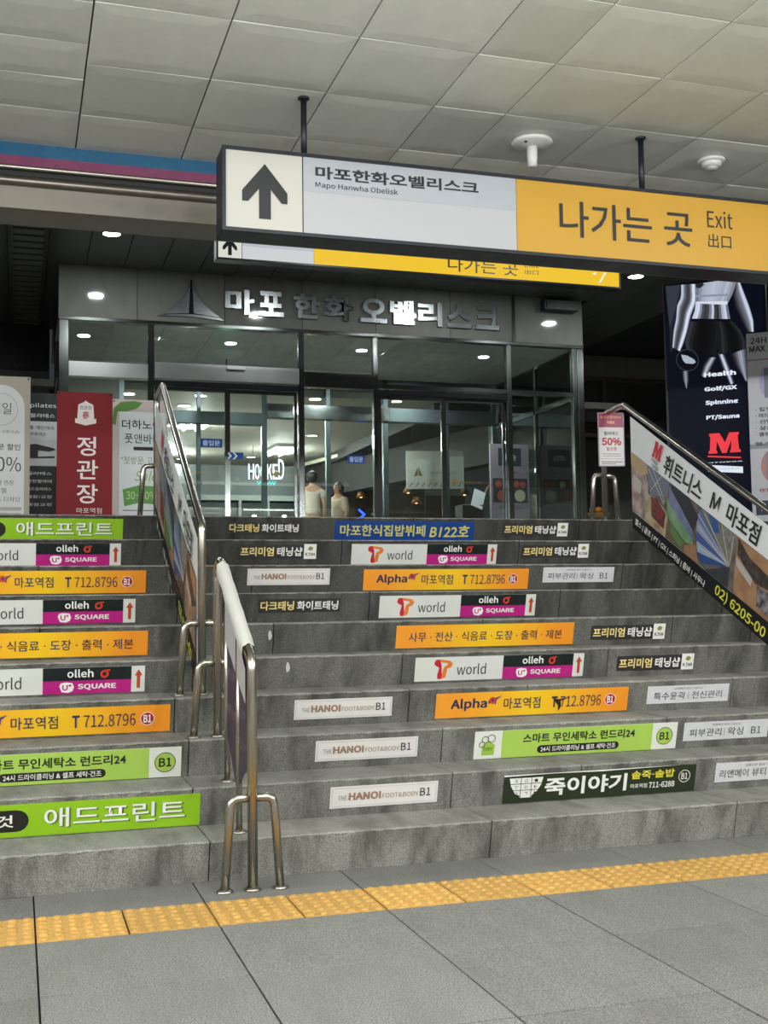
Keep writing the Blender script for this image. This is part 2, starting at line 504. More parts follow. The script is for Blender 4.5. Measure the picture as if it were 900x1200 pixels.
# beam at the ceiling's edge: blue and magenta stripes, metal trims, beige panel
beam = box('trim_1', -9, 14, 6.76, 7.05, 3.345, ZS, mat('#7f7a70', 0.5))
tag(beam, kind='structure')
box('blue_stripe', -9, 14, 6.735, 6.765, 3.645, ZC + 0.03, mat('#2d5f80', 0.25, 0.2), beam)
box('magenta_stripe', -9, 14, 6.73, 6.765, 3.585, 3.645, mat('#7d4260', 0.25, 0.2), beam)
tube('metal_trim', [(-9, 6.725, 3.575), (14, 6.725, 3.575)], 0.014, steel('trim_steel', '#b0aaa0', 0.3), beam)
box('recess_strip', -9, 14, 6.745, 6.765, 3.535, 3.562, M_BLACK, beam)
tube('metal_trim', [(-9, 6.735, 3.50), (14, 6.735, 3.50)], [0.03, 0.03], steel('trim_steel_dark', '#7d7870', 0.35), beam)
box('beige_panel', -9, 14, 6.74, 6.765, 3.345, 3.475, mat('#8b867b', 0.5), beam)

# soffit over the landing ------------------------------------------
soffit = box('ceiling_soffit', -9, 14, 7.05, YF + 3.6, ZS + 0.03, ZS + 0.2, M_BLACK)
tag(soffit, kind='structure')
for i in range(-4, 20):
    x0 = -0.15 + i * 0.44
    if -0.2 < x0 < 0.25:
        continue
    box('soffit_panel', x0 + 0.004, x0 + 0.436, 7.06, 14.0 if 0.3 < x0 < 7.1 else 17.4, ZS, ZS + 0.03, M_SOFF, soffit, 0.002)
# louvred vent strip on the left
for x0, x1 in ((-0.146, -0.09), (0.235, 0.286)):
    box('vent_frame', x0, x1, 7.06, 17.4, ZS - 0.012, ZS + 0.03, M_SOFF, soffit, 0.002)
for j in range(34):
    y0 = 9.2 + j * 0.24
    box('louvre_slat', -0.09, 0.235, y0, y0 + 0.15, ZS - 0.004, ZS + 0.012, mat('#7c7f7c', 0.4), soffit)

# ------------------------------------------------------------------ STAIRCASE
stairs = box('staircase', -5.0, 8.0, 5.1, 7.6, -0.1, 0.02, M_BLACK)
tag(stairs, 'broad ten-step grey granite staircase climbing to the glass entrance', 'staircase')
def step_block(k, x0, x1):
    g = 0.0025
    x0 += g; x1 -= g
    y = Y1 + (k - 1) * T; z = k * H
    pr = [(y + RK, z - H), (y + 0.004, z - 0.016), (y, z - 0.006), (y + 0.007, z), (y + T + 0.07, z), (y + T + 0.07, z - H)]
    bm = bmesh.new()
    n = max(2, int((x1 - x0) / 0.022))
    rings = []
    for i in range(n + 1):
        x = x0 + (x1 - x0) * i / n
        j = [(0, 0)] * 6
        j[1] = (random.uniform(-0.002, 0.003), random.uniform(-0.004, 0.004)); j[2] = (random.uniform(0, 0.003), random.uniform(-0.003, 0.002))
        rings.append([bm.verts.new((x, q[0] + e[0], q[1] + e[1])) for q, e in zip(pr, j)])
    for A, B in zip(rings, rings[1:]):
        for q in range(6):
            bm.faces.new((A[q], A[(q + 1) % 6], B[(q + 1) % 6], B[q]))
    bm.faces.new(rings[0]); bm.faces.new(rings[-1])
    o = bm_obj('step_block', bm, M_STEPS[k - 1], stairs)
    o.data.materials.append(M_TREAD)
    for p in o.data.polygons:
        if p.normal.z > 0.3:
            p.material_index = 1
    return o
for k in range(1, 11):
    if k % 2:
        js = [-4.13, -2.91, -1.69, -0.475, 0.745, 1.965, 3.19, 4.41, 5.63, 6.85]
    else:
        js = [-4.7, -3.5, -2.33, -1.1, 0.11, 1.33, 2.55, 3.79, 5.0, 6.2, 7.0]
        if k in (2, 4): js[4] = 0.72; js[5] = 1.9
    if k >= 5:
        js = [j for j in js if abs(j - 0.87) > 0.3 and abs(j - 4.35) > 0.3] + [0.85, 4.35]
        js.sort()
    for a, b in zip(js, js[1:]):
        step_block(k, a, b)
# landing slab behind the top step
box('landing_slab', -8.98, 13.98, Y1 + 10 * T + 0.07, 17.17, ZL - 0.3, ZL, M_STEP, stairs)
box('stair_flank', -8.98, -5.0, 4.9, Y1 + 10 * T + 0.06, 0, ZL, M_STEP, stairs)
box('stair_flank', 7.1, 13.98, 4.9, Y1 + 10 * T + 0.06, 0, ZL, M_STEP, stairs)
box('under_fill', -5.0, 8.0, 7.55, Y1 + 10 * T + 0.06, 0, ZL - 0.2, M_BLACK, stairs)

# ------------------------------------------------------------------ RISER STICKERS
TH = math.atan(RK / H)
def place_on_riser(o, k, x, rel):
    """bottom-left corner at x, height rel above the tread in front of riser k"""
    f = rel / H
    o.rotation_euler = (TH, 0, random.uniform(-0.0, 0.0))
    o.location = (x, Y1 + (k - 1) * T + RK * (1 - f) - 0.0035, (k - 1) * H + rel)

INK = mat('#1d1a17', 0.5); WINK = mat('#f0efe9', 0.5); NAVY = mat('#1d2352', 0.5)
RED = mat('#b3222d', 0.45); YEL = mat('#f0d98a', 0.5)
def s_world(k, x, label, worn=False):
    o = sheet('floor_sign_sticker', 1.0, 0.134, mat('#d9dad3', 0.4))
    poly(o, 'black_panel', [rc(0.51, 0.067, 0.934, 0.134)], mat('#17201f', 0.25), 1)
    poly(o, 'magenta_panel', [rc(0.51, 0.0, 0.934, 0.067)], mat('#b51c7d', 0.35), 1)
    # T ribbon emblem
    poly(o, 'emblem', [[(0.115, 0.118), (0.135, 0.122), (0.150, 0.092), (0.155, 0.03), (0.150, 0.010), (0.132, 0.012), (0.128, 0.03), (0.138, 0.075), (0.112, 0.09), (0.108, 0.10)]], mat('#bf1f35', 0.4), 1)
    poly(o, 'emblem', [[(0.135, 0.122), (0.2, 0.112), (0.215, 0.095), (0.205, 0.075), (0.185, 0.068), (0.178, 0.02), (0.150, 0.010), (0.156, 0.04), (0.165, 0.078), (0.186, 0.09), (0.185, 0.1), (0.14, 0.106)]], mat('#e07a2a', 0.4), 1)
    text(o, 'lettering', 'world', 0.24, 0.032, 0.17, 0.062, mat('#26211f', 0.5), 2, 0.0)
    text(o, 'lettering', 'olleh', 0.625, 0.083, 0.125, 0.042, WINK, 2, 0.02)
    poly(o, 'round_emblem', ringq(0.803, 0.098, 0.010, 0.021, 16) + [[(0.803, 0.108), (0.83, 0.113), (0.83, 0.122), (0.80, 0.119)]], mat('#cf3a2c', 0.4), 2)
    poly(o, 'white_blob', [[(0.588, 0.04), (0.595, 0.055), (0.615, 0.06), (0.65, 0.056), (0.658, 0.035), (0.652, 0.015), (0.63, 0.006), (0.6, 0.01)]], WINK, 2)
    text(o, 'lettering', 'U⁺', 0.602, 0.018, 0.044, 0.032, mat('#b51c7d', 0.35), 3, 0.03)
    text(o, 'lettering', 'SQUARE', 0.675, 0.018, 0.185, 0.032, WINK, 2, 0.03)
    poly(o, 'arrow', [[(0.961, 0.02), (0.977, 0.02), (0.977, 0.085), (0.988, 0.085), (0.969, 0.116), (0.950, 0.085), (0.961, 0.085)]], mat('#b5401f', 0.4), 2)
    place_on_riser(o, k, x, 0.012)
    tag(o, label, 'sticker', 'phone shop stickers with arrow')
    return o
def s_alpha(k, x, label, crack=False):
    o = sheet('floor_sign_sticker', 1.1, 0.133, M_ORANGE)
    if k % 1 == 0:
        poly(o, 'emblem', [[(0.29, 0.088), (0.362, 0.112), (0.335, 0.09), (0.33, 0.062), (0.318, 0.08), (0.29, 0.070)]], mat('#25407f', 0.4), 2)
        poly(o, 'emblem', ringq(0.312, 0.088, 0.008, 0.019, 14), mat('#c8412f', 0.4), 3)
        text(o, 'lettering', 'Alpha', 0.082, 0.036, 0.2, 0.066, NAVY, 2, 0.028)
    text(o, 'lettering', '마포역점', 0.376, 0.036, 0.208, 0.062, NAVY, 3, 0.004)
    text(o, 'lettering', 'T', 0.648, 0.036, 0.034, 0.06, NAVY, 3, 0.03)
    text(o, 'lettering', '712.8796', 0.70, 0.036, 0.238, 0.06, NAVY, 3, 0.0)
    poly(o, 'round_badge', ringq(0.993, 0.067, 0.030, 0.033, 20), WINK, 2)
    poly(o, 'round_badge', [disc(0.993, 0.067, 0.030)], mat('#a3202c', 0.4), 2)
    text(o, 'lettering', 'B1', 0.975, 0.048, 0.036, 0.038, WINK, 3, 0.03)
    if crack:
        poly(o, 'black_scuff', [[(0.655, 0.085), (0.69, 0.08), (0.76, 0.092), (0.70, 0.07), (0.705, 0.04), (0.69, 0.012), (0.688, 0.045), (0.675, 0.06)]], INK, 4)
    place_on_riser(o, k, x, 0.010)
    tag(o, label, 'sticker', 'orange stationery shop stickers')
    return o
def s_samu(k, x, label):
    o = sheet('floor_sign_sticker', 1.1, 0.133, M_ORANGE)
    text(o, 'lettering', '사무 · 전산 · 식음료 · 도장 · 출력 · 제본', 0.075, 0.036, 0.95, 0.056, NAVY, 2, 0.006)
    place_on_riser(o, k, x, 0.012)
    tag(o, label, 'sticker', 'orange stationery shop stickers')
    return o
def s_laundry(k, x, label):
    o = sheet('floor_sign_sticker', 1.122, 0.142, mat('#e4e6dc', 0.4))
    poly(o, 'green_panel', [rc(0.145, 0, 0.978, 0.142)], mat('#a9cb58', 0.4), 1)
    text(o, 'lettering', '스마트 무인세탁소 런드리24', 0.257, 0.072, 0.62, 0.048, INK, 2, 0.025)
    poly(o, 'black_pill', [pill(0.337, 0.016, 0.79, 0.056)], INK, 2)
    text(o, 'lettering', '24시 드라이클리닝 & 셀프 세탁·건조', 0.356, 0.022, 0.415, 0.028, WINK, 3, 0.012)
    poly(o, 'round_badge', [disc(1.05, 0.071, 0.045, 28)], mat('#a9cb58', 0.4), 1)
    poly(o, 'round_badge', ringq(1.05, 0.071, 0.044, 0.047, 28), INK, 2)
    text(o, 'lettering', 'B1', 1.022, 0.050, 0.056, 0.042, INK, 2, 0.025)
    poly(o, 'laundry_bag', [[(0.04, 0.02), (0.105, 0.02), (0.108, 0.07), (0.075, 0.095), (0.042, 0.07)]], mat('#9cc24c', 0.4), 2)
    poly(o, 'clothes_outline', ringq(0.055, 0.1, 0.015, 0.018, 12) + ringq(0.088, 0.105, 0.018, 0.021, 12) + ringq(0.04, 0.075, 0.013, 0.016, 12), INK, 3)
    text(o, 'lettering', 'DRY', 0.05, 0.042, 0.048, 0.018, mat('#33401c', 0.5), 3, 0.0)
    place_on_riser(o, k, x, 0.004)
    tag(o, label, 'sticker', 'green laundry stickers')
    return o
def s_juk(k, x, label):
    o = sheet('floor_sign_sticker', 1.016, 0.138, mat('#25301a', 0.4))
    poly(o, 'white_edge', [[(0, 0.138), (0, 0.131), (0.25, 0.135), (0.5, 0.131), (0.8, 0.136), (0.93, 0.138)]], WINK, 1)
    poly(o, 'bowl_emblem', [[(0.028, 0.122), (0.198, 0.122), (0.19, 0.085), (0.165, 0.045), (0.145, 0.035), (0.143, 0.024), (0.085, 0.024), (0.083, 0.035), (0.06, 0.045), (0.036, 0.085)]], WINK, 2)
    gr = mat('#25301a', 0.4)
    poly(o, 'bowl_grid', [rc(0.085, 0.024, 0.088, 0.122), rc(0.138, 0.024, 0.141, 0.122), rc(0.03, 0.092, 0.196, 0.095), rc(0.045, 0.06, 0.18, 0.063)], gr, 3)
    for i, row in enumerate(['ㅈㅇㅣ', 'ㅜㅇㅑ', 'ㄱㄱㅣ']):
        for j, ch in enumerate(row):
            text(o, 'lettering', ch, 0.055 + j * 0.05, 0.1 - i * 0.031, 0.016, 0.014, gr, 3, 0.0)
    text(o, 'lettering', '죽이야기', 0.21, 0.026, 0.43, 0.088, WINK, 2, 0.03)
    text(o, 'lettering', '솥죽·솥밥', 0.662, 0.08, 0.235, 0.042, mat('#e6d840', 0.45), 2, 0.02)
    text(o, 'lettering', '마포역점', 0.662, 0.034, 0.09, 0.022, WINK, 2, 0.01)
    text(o, 'lettering', '711-6288', 0.762, 0.03, 0.14, 0.03, WINK, 2, 0.02)
    poly(o, 'round_badge', ringq(0.953, 0.08, 0.029, 0.032, 24), WINK, 2)
    text(o, 'lettering', 'B1', 0.936, 0.064, 0.034, 0.032, WINK, 2, 0.02)
    place_on_riser(o, k, x, 0.005)
    tag(o, label, 'sticker')
    return o
def s_hanoi(k, x, label):
    o = sheet('floor_sign_sticker', 0.505, 0.101, mat('#e6e2de', 0.4))
    br = mat('#9c7a63', 0.5)
    poly(o, 'border_line', frameq(0.008, 0.008, 0.497, 0.093, 0.0016), mat('#b9a9a0', 0.5), 1)
    text(o, 'lettering', 'THE', 0.037, 0.037, 0.04, 0.022, mat('#8c8580', 0.5), 2, 0.0)
    text(o, 'lettering', 'HANOI', 0.085, 0.035, 0.15, 0.036, br, 2, 0.045)
    text(o, 'lettering', 'FOOT&BODY', 0.242, 0.037, 0.17, 0.022, br, 2, 0.0)
    text(o, 'lettering', 'B1', 0.42, 0.035, 0.05, 0.038, mat('#2c2a2a', 0.5), 2, 0.01)
    place_on_riser(o, k, x, 0.036 if k < 7 else 0.048)
    tag(o, label, 'sticker', 'white foot massage stickers')
    return o
def s_skin(k, x, which, label):
    o = sheet('floor_sign_sticker', 0.508, 0.1, mat('#d4d4d6', 0.4))
    g = mat('#3b3938', 0.5)
    if which == 0:
        text(o, 'lettering', '특수윤곽', 0.04, 0.022, 0.195, 0.042, g, 2, 0.0)
        poly(o, 'divider', [rc(0.254, 0.02, 0.256, 0.062)], g, 2)
        text(o, 'lettering', '전신관리', 0.276, 0.022, 0.19, 0.042, g, 2, 0.0)
    elif which == 1:
        text(o, 'lettering', '피부관리', 0.035, 0.022, 0.19, 0.042, g, 2, 0.0)
        poly(o, 'divider', [rc(0.24, 0.02, 0.242, 0.062)], g, 2)
        text(o, 'lettering', '왁싱', 0.262, 0.022, 0.095, 0.042, g, 2, 0.0)
        text(o, 'lettering', 'B1', 0.405, 0.024, 0.058, 0.038, g, 2, 0.0)
    else:
        text(o, 'lettering', '리앤메이 뷰티 스튜디오', 0.025, 0.022, 0.455, 0.042, g, 2, 0.0)
    text(o, 'lettering', '리앤메이 뷰티 스튜디오' if which < 2 else '아름다운 얼굴 디자인', 0.165, 0.077, 0.175, 0.012, mat('#6a6867', 0.5), 2, 0.0)
    place_on_riser(o, k, x, 0.038 if k < 7 else 0.05)
    tag(o, label, 'sticker', 'pale grey skin care stickers')
    return o
def s_prem(k, x, label, lift=0.0):
    o = sheet('floor_sign_sticker', 0.495, 0.086, mat('#2f2d2e', 0.45))
    text(o, 'lettering', '프리미엄', 0.012, 0.014, 0.21, 0.058, YEL, 2, 0.025)
    text(o, 'lettering', '태닝샵', 0.243, 0.014, 0.162, 0.058, WINK, 2, 0.025)
    poly(o, 'white_square', [rc(0.415, -0.004, 0.495, 0.092)], WINK, 2)
    poly(o, 'crest', [[(0.438, 0.06), (0.452, 0.078), (0.475, 0.07), (0.468, 0.052), (0.45, 0.05)]], mat('#8d8a3c', 0.5), 3)
    text(o, 'lettering', 'K.TAN', 0.425, 0.016, 0.06, 0.02, INK, 3, 0.03)
    place_on_riser(o, k, x, 0.052 if k > 8 else 0.034)
    o.rotation_euler[1] = lift
    tag(o, label, 'sticker', 'dark premium tanning stickers')
    return o
def s_tan(k, x, label):
    o = sheet('floor_sign_sticker', 0.476, 0.078, mat('#2f2d2e', 0.45))
    text(o, 'lettering', '다크태닝', 0.008, 0.012, 0.195, 0.054, YEL, 2, 0.025)
    text(o, 'lettering', '화이트태닝', 0.22, 0.012, 0.245, 0.054, WINK, 2, 0.025)
    place_on_riser(o, k, x, 0.055)
    tag(o, label, 'sticker', 'dark tanning stickers in two colours')
    return o
def s_blue(k, x, label):
    o = sheet('floor_sign_sticker', 0.99, 0.13, mat('#0f3f86', 0.35))
    text(o, 'lettering', '마포한식집밥뷔페', 0.035, 0.026, 0.60, 0.078, mat('#cfc76a', 0.4), 2, 0.02)
    text(o, 'lettering', 'B122호', 0.665, 0.022, 0.29, 0.082, mat('#cfc76a', 0.4), 2, 0.02, shear=0.15)
    place_on_riser(o, k, x, 0.018)
    tag(o, label, 'sticker')
    return o
def s_green(k, xr, label):
    W_ = 1.45
    o = sheet('floor_sign_sticker', W_, 0.142, mat('#8fbf1d', 0.4))
    poly(o, 'black_pill', [pill(W_ - 1.36, 0.024, W_ - 0.70, 0.118)], INK, 1)
    text(o, 'lettering', '인쇄의 모든 것', W_ - 1.30, 0.044, 0.54, 0.054, WINK, 2, 0.012)
    sh = mat('#56742a', 0.5)
    text(o, 'lettering', '애드프린트', W_ - 0.633, 0.029, 0.575, 0.086, sh, 2, 0.01)
    text(o, 'lettering', '애드프린트', W_ - 0.64, 0.033, 0.575, 0.086, WINK, 3, 0.01)
    place_on_riser(o, k, xr - W_, 0.006)
    tag(o, label, 'sticker', 'lime green print shop stickers')
    return o

for k_, x_, rel_, lb_ in ((6, 1.305, 0.075, 'torn white scrap of an old sticker on the blank sixth riser from the floor'), (5, 1.335, 0.085, 'torn white scrap of an old sticker on the blank fifth riser from the floor')):
    me_ = bpy.data.meshes.new('sticker_scrap')
    ou = [(0, 0), (0.012, 0.006), (0.017, 0.025), (0.008, 0.052), (0.0, 0.056), (-0.006, 0.03)]
    me_.from_pydata([(a, 0.0, b) for a, b in ou] + [(a, 0.0015, b) for a, b in ou], [], [tuple(range(6)), tuple(range(11, 5, -1))] + [(i, i + 6, (i + 1) % 6 + 6, (i + 1) % 6) for i in range(6)])
    o_ = link('sticker_scrap', me_, mat('#cfcfc8', 0.6)); place_on_riser(o_, k_, x_, rel_); tag(o_, lb_, 'scrap')
# right-hand flight
s_tan(10, 1.29, 'dark tanning sticker on the topmost riser, left of the blue one')
s_blue(10, 2.002, 'blue buffet sticker with yellow writing on the topmost riser')
s_prem(10, 3.205, 'dark premium tanning sticker on the topmost riser, right of the blue one')
s_prem(9, 1.303, 'dark premium tanning sticker left of the phone shop one, second riser from the top')
s_world(9, 2.03, 'white, black and magenta sticker directly below the blue one')
s_prem(9, 3.21, 'dark premium tanning sticker with a lifting edge, second riser from the top', lift=-0.012)
s_hanoi(8, 1.301, 'small white foot massage sticker, uppermost of the four, beside the short railing')
s_alpha(8, 2.02, 'clean orange telephone sticker on the right flight, third riser from the top')
s_skin(8, 3.221, 1, 'pale grey skin care sticker right of the upper orange sticker')
s_tan(7, 1.311, 'dark tanning sticker below the uppermost white foot massage one')
s_world(7, 2.027, 'white, black and magenta sticker between two orange ones, right flight')
s_samu(6, 2.031, 'orange sticker listing services between two dots, middle of the right flight')
s_prem(6, 3.246, 'dark premium tanning sticker right of the orange services sticker')
s_world(5, 2.038, 'lowest white, black and magenta sticker of the right flight')
s_prem(5, 3.249, 'lowest dark premium tanning sticker, right of the phone shop one')
s_hanoi(4, 1.305, 'white foot massage sticker on the fourth riser from the floor')
s_alpha(4, 2.045, 'orange telephone sticker with a black scuff across its number', True)
s_skin(4, 3.262, 0, 'pale grey contour care sticker right of the scuffed orange one')
s_hanoi(3, 1.336, 'white foot massage sticker left of the laundry one, third riser from the floor')
s_laundry(3, 2.134, 'green and white laundry sticker on the right flight with a bag drawing')
s_skin(3, 3.296, 1, 'pale grey skin care sticker right of the laundry one, at the frame edge')
s_hanoi(2, 1.326, 'lowest white foot massage sticker, second riser from the floor')
s_juk(2, 2.155, 'dark green porridge restaurant sticker with a white bowl')
s_skin(2, 3.282, 2, 'lowest pale grey beauty studio sticker, right of the dark green one')
# left-hand flight
s_green(10, 0.627, 'darker lime print shop sticker on the topmost riser, left flight')
s_world(9, -0.41, 'white, black and magenta sticker uppermost on the left flight')
s_alpha(8, -0.392, 'orange telephone sticker, upper one on the left flight')
s_world(7, -0.38, 'white, black and magenta sticker midway up the left flight')
s_samu(6, -0.443, 'orange services sticker on the left flight')
s_world(5, -0.389, 'lowest white, black and magenta sticker of the left flight')
s_alpha(4, -0.40, 'lower orange telephone sticker on the left flight')
s_laundry(3, -0.409, 'green and white laundry sticker on the left flight')
s_green(2, 0.753, 'bright lime print shop sticker on the lowest sign row, left flight')

# ------------------------------------------------------------------ HANDRAILS
def flange(name, x, y, z, parent):
    return lathe(name, [(0.034, 0), (0.034, 0.004), (0.028, 0.010), (0.022, 0.012)], M_STEEL, parent, (x, y, z))
def leg_tubes(t, y, z0, zc, r=0.0175, sp=0.11):
    """three-legged foot: cross tubes bending down into two side legs"""
    for s in (-1, 1):
        lg = tube('side_leg', fillet([(s * 0.015, y, zc), (s * 0.085, y, zc), (s * sp, y, z0)], 0.045), r, M_STEEL, t)
        flange('foot_flange', s * sp, y, z0, lg)
def handrail_short():
    t = thing('handrail', 'short stainless handrail standing nearest, at the foot of the stairs', 'handrail', (0.888, 0, 0))
    r = 0.0205
    path = fillet([(0, 4.61, 0.0), (0, 4.61, 0.89), (0, 5.36, 1.315), (0, 5.45, 1.28), (0, 5.45, 3 * H)], 0.07)
    tube('rail_tube', path, r, M_STEEL, t)
    flange('foot_flange', 0, 4.61, 0, t); flange('foot_flange', 0, 5.45, 3 * H, t)
    for y, z0 in ((4.90, H), (5.19, 2 * H)):
        p = tube('post', [(0, y, z0), (0, y, 0.89 + (y - 4.61) * 0.567 - 0.02)], 0.0135, M_STEEL, t)
        flange('foot_flange', 0, y, z0, p)
    leg_tubes(t, 4.61, 0.0, 0.355)
    leg_tubes(t, 5.45, 3 * H, 3 * H + 0.34)
    return t
def rail_banner(t, X, ya, za, yb, zb, drop_top, drop_bot):
    pass
def handrail_long(x, label, zfront, yf=5.79, kf=4):
    t = thing('handrail', label, 'handrail', (x, 0, 0), group='long stainless handrails')
    r = 0.0205
    path = fillet([(0, yf, kf * H), (0, yf, zfront), (0, 7.46, 2.505), (0, 7.78, 2.48), (0, 7.78, ZL)], 0.045)
    tube('rail_tube', path, r, M_STEEL, t)
    flange('foot_flange', 0, yf, kf * H, t); flange('foot_flange', 0, 7.78, ZL, t)
    leg_tubes(t, yf, kf * H, kf * H + 0.35)
    leg_tubes(t, 7.78, ZL, ZL + 0.35)
    return t
handrail_short()
handrail_long(0.868, 'long stainless handrail left of centre carrying a slanted banner', 1.50)
handrail_long(4.16, 'long stainless handrail on the right carrying the bright fitness banner', 1.28, 5.19, 2)

def gym_banner(x, label, ztf, ztn, name='rail_banner', yn=5.81, yfar=7.33, smax=1.0):
    """parallelogram banner hung along a handrail, printed side towards -x"""
    al = math.atan(0.545)
    c, s = math.cos(al), math.sin(al)
    O = (yfar, ztf)
    def L(y, z):
        dy, dz = y - O[0], z - O[1]
        return (-c * dy - s * dz, -s * dy + c * dz)
    def far(d): return ztf - d
    # outline lines at far and near end: top, white bottom, collage bottom, bottom
    tf, wf, bf, ef = ztf, ztf - 0.25, ztf - 0.67, ztf - 0.79
    tn, wn, bn, en = ztn, ztn - 0.205, ztn - 0.57, ztn - 0.71
    def P(sx, t, a0, a1, b0, b1):
        y = yfar + (yn - yfar) * sx
        top = a0 + (a1 - a0) * sx; bot = b0 + (b1 - b0) * sx
        return L(y, top + (bot - top) * t)
    ye = yfar + (yn - yfar) * smax
    q = [L(yfar, tf), L(yfar, ef), L(ye, ef + (en - ef) * smax), L(ye, tf + (tn - tf) * smax)]
    vs = [(p[0], y, p[1]) for y in (0, 0.004) for p in q]
    me = bpy.data.meshes.new(name)
    me.from_pydata(vs, [], [(0, 1, 2, 3), (7, 6, 5, 4), (0, 4, 5, 1), (1, 5, 6, 2), (2, 6, 7, 3), (3, 7, 4, 0)])
    o = link(name, me, mat('#e6e8e9', 0.35))
    o.matrix_world = Matrix(((0, 1, 0, x), (-c, 0, -s, O[0]), (-s, 0, c, O[1]), (0, 0, 0, 1)))
    C = lambda sx, t: P(smax if sx >= 1 else sx, t, wf, wn, bf, bn)
    B = lambda sx, t: P(smax if sx >= 1 else sx, t, bf, bn, ef, en)
    def pg(nm, pts, m, ly): poly(o, nm, [[C(*p) for p in pts]], m, ly)
    pg('collage_ground', [(0, 0), (0, 1), (1, 1), (1, 0)], photo_mat('print_base', '#6f675d', '#3a3f45', 14), 1)
    pg('printed_photo', [(0, 0), (0, 1), (0.13, 1), (0.16, 0.45), (0.12, 0.1)], photo_mat('print_room', '#b8a39a', '#7b6b6a', 10), 2)
    pg('printed_photo', [(0, 0), (0, 0.22), (0.09, 0.28), (0.15, 0.15), (0.14, 0)], mat('#b49a76', 0.4), 3)
    pg('printed_photo', [(0.02, 0.35), (0.02, 0.62), (0.08, 0.60), (0.09, 0.38)], photo_mat('print_white_curtain', '#e5dfda', '#7a6a66', 40, kind='wave'), 3)
    pg('printed_photo', [(0.14, 0), (0.15, 0.5), (0.30, 0.3), (0.33, 0.0)], photo_mat('print_pipes', '#8d8f92', '#2f3f66', 16, kind='wave'), 2)
    pg('printed_photo', [(0.13, 0.5), (0.11, 1), (0.28, 1), (0.31, 0.55), (0.21, 0.45)], photo_mat('print_beige', '#b9a988', '#8a7a5e', 12), 3)
    pg('printed_photo', [(0.17, 0.5), (0.17, 0.82), (0.27, 0.88), (0.29, 0.6), (0.22, 0.45)], photo_mat('print_flowers', '#8c2a2c', '#3c3630', 34), 4)
    pg('printed_photo', [(0.30, 0.5), (0.28, 1), (0.50, 1), (0.52, 0.55), (0.40, 0.3), (0.32, 0.2)], mat('#6a5b46', 0.4), 2)
    pg('printed_photo', [(0.31, 0.3), (0.30, 0.62), (0.44, 0.80), (0.50, 0.75), (0.50, 0.55)], photo_mat('print_green', '#5f8a62', '#84a07c', 8), 3)
    pg('printed_photo', [(0.33, 0.05), (0.32, 0.36), (0.51, 0.68), (0.50, 0.5)], photo_mat('print_violet', '#5f668c', '#7a7f9e', 8), 4)
    pg('printed_photo', [(0.34, 0), (0.35, 0.12), (0.51, 0.5), (0.55, 0.2), (0.48, 0)], mat('#2a2d33', 0.4), 4)
    pg('printed_photo', [(0.33, 0.66), (0.33, 0.85), (0.40, 0.97), (0.43, 0.83)], mat('#58804a', 0.4), 4)
    pg('printed_photo', [(0.44, 0.85), (0.42, 1), (0.54, 1), (0.52, 0.7)], mat('#9a7358', 0.4), 4)
    # fan of blue glass
    hub = (0.76, 0.62)
    fan = [(0.56, 0.05), (0.54, 0.25), (0.53, 0.45), (0.53, 0.62), (0.53, 0.80), (0.55, 0.95)]
    cols = ['#5b6f9d', '#8c98b4', '#3d5590', '#9aa6bd', '#2e4a86']
    for i in range(5):
        pg('printed_photo', [fan[i], fan[i + 1], hub], mat(cols[i], 0.4), 3)
    pg('printed_photo', [(0.58, 0), (0.57, 0.05), hub, (0.70, 0)], mat('#77756c', 0.4), 3)
    pg('printed_photo', [(0.62, 0), (0.66, 0.25), (0.70, 0.2), (0.69, 0)], mat('#2f548f', 0.4), 4)
    pg('printed_photo', [(0.70, 0), hub, (0.80, 0.3), (0.82, 0)], photo_mat('print_steelgrey', '#8b8880', '#55554f', 20), 3)
    pg('printed_photo', [(0.58, 1), hub, (0.74, 1)], mat('#35363a', 0.4), 3)
    pg('printed_photo', [(0.82, 0.0), (0.78, 1), (1.0, 1), (1.0, 0)], photo_mat('print_wood', '#a5805f', '#8a664a', 9), 4)
    pg('printed_photo', [(0.83, 0.0), (0.82, 0.3), (0.93, 0.55), (1.0, 0.35), (0.90, 0.2)], photo_mat('print_machines', '#1f1c1c', '#4d423c', 26), 5)
    pg('printed_photo', [(0.81, 0.35), (0.81, 0.50), (0.90, 0.66), (0.91, 0.50)], photo_mat('print_white_machine', '#d8d4d0', '#6f6a66', 30, kind='wave'), 5)
    pg('printed_photo', [(0.94, 0.55), (0.93, 0.9), (1.0, 0.95), (1.0, 0.5)], photo_mat('print_machines2', '#3a2b2c', '#8c8c94', 22), 5)
    # thin highlights radiating
    for a, b in (((0.16, 0.05), (0.28, 0.45)), ((0.2, 0.0), (0.29, 0.4)), ((0.27, 0.0), (0.17, 0.4)), ((0.60, 0.05), hub), ((0.55, 0.15), hub), ((0.55, 0.35), hub), ((0.72, 0.02), hub), ((0.8, 0.05), hub), ((0.54, 0.7), hub)):
        poly(o, 'printed_line', strip([C(*a), C(*b)], 0.006), mat('#c9c7bd', 0.4), 6)
    poly(o, 'black_band', [[B(0, 0), B(0, 1), B(1, 1), B(1, 0)]], mat('#101417', 0.4), 6)
    # lettering on the white band, running down the slope
    def W(sx, t): return P(sx, t, tf, tn, wf, wn)
    def tx(s_, a, t0, t1, wd, m, bold, fr=W):
        p0 = fr(a, t1); p1 = fr(a, t0)
        hh = abs(p1[1] - p0[1]) * 1.0
        text(o, 'lettering', s_, p0[0], p0[1] , wd, hh, m, 8, bold)
    p0 = W(0.19, 0.66)
    poly(o, 'red_m_emblem', fat_m(p0[0], p0[1] + 0.004, 0.115, 0.115), mat('#c8222c', 0.4), 8)
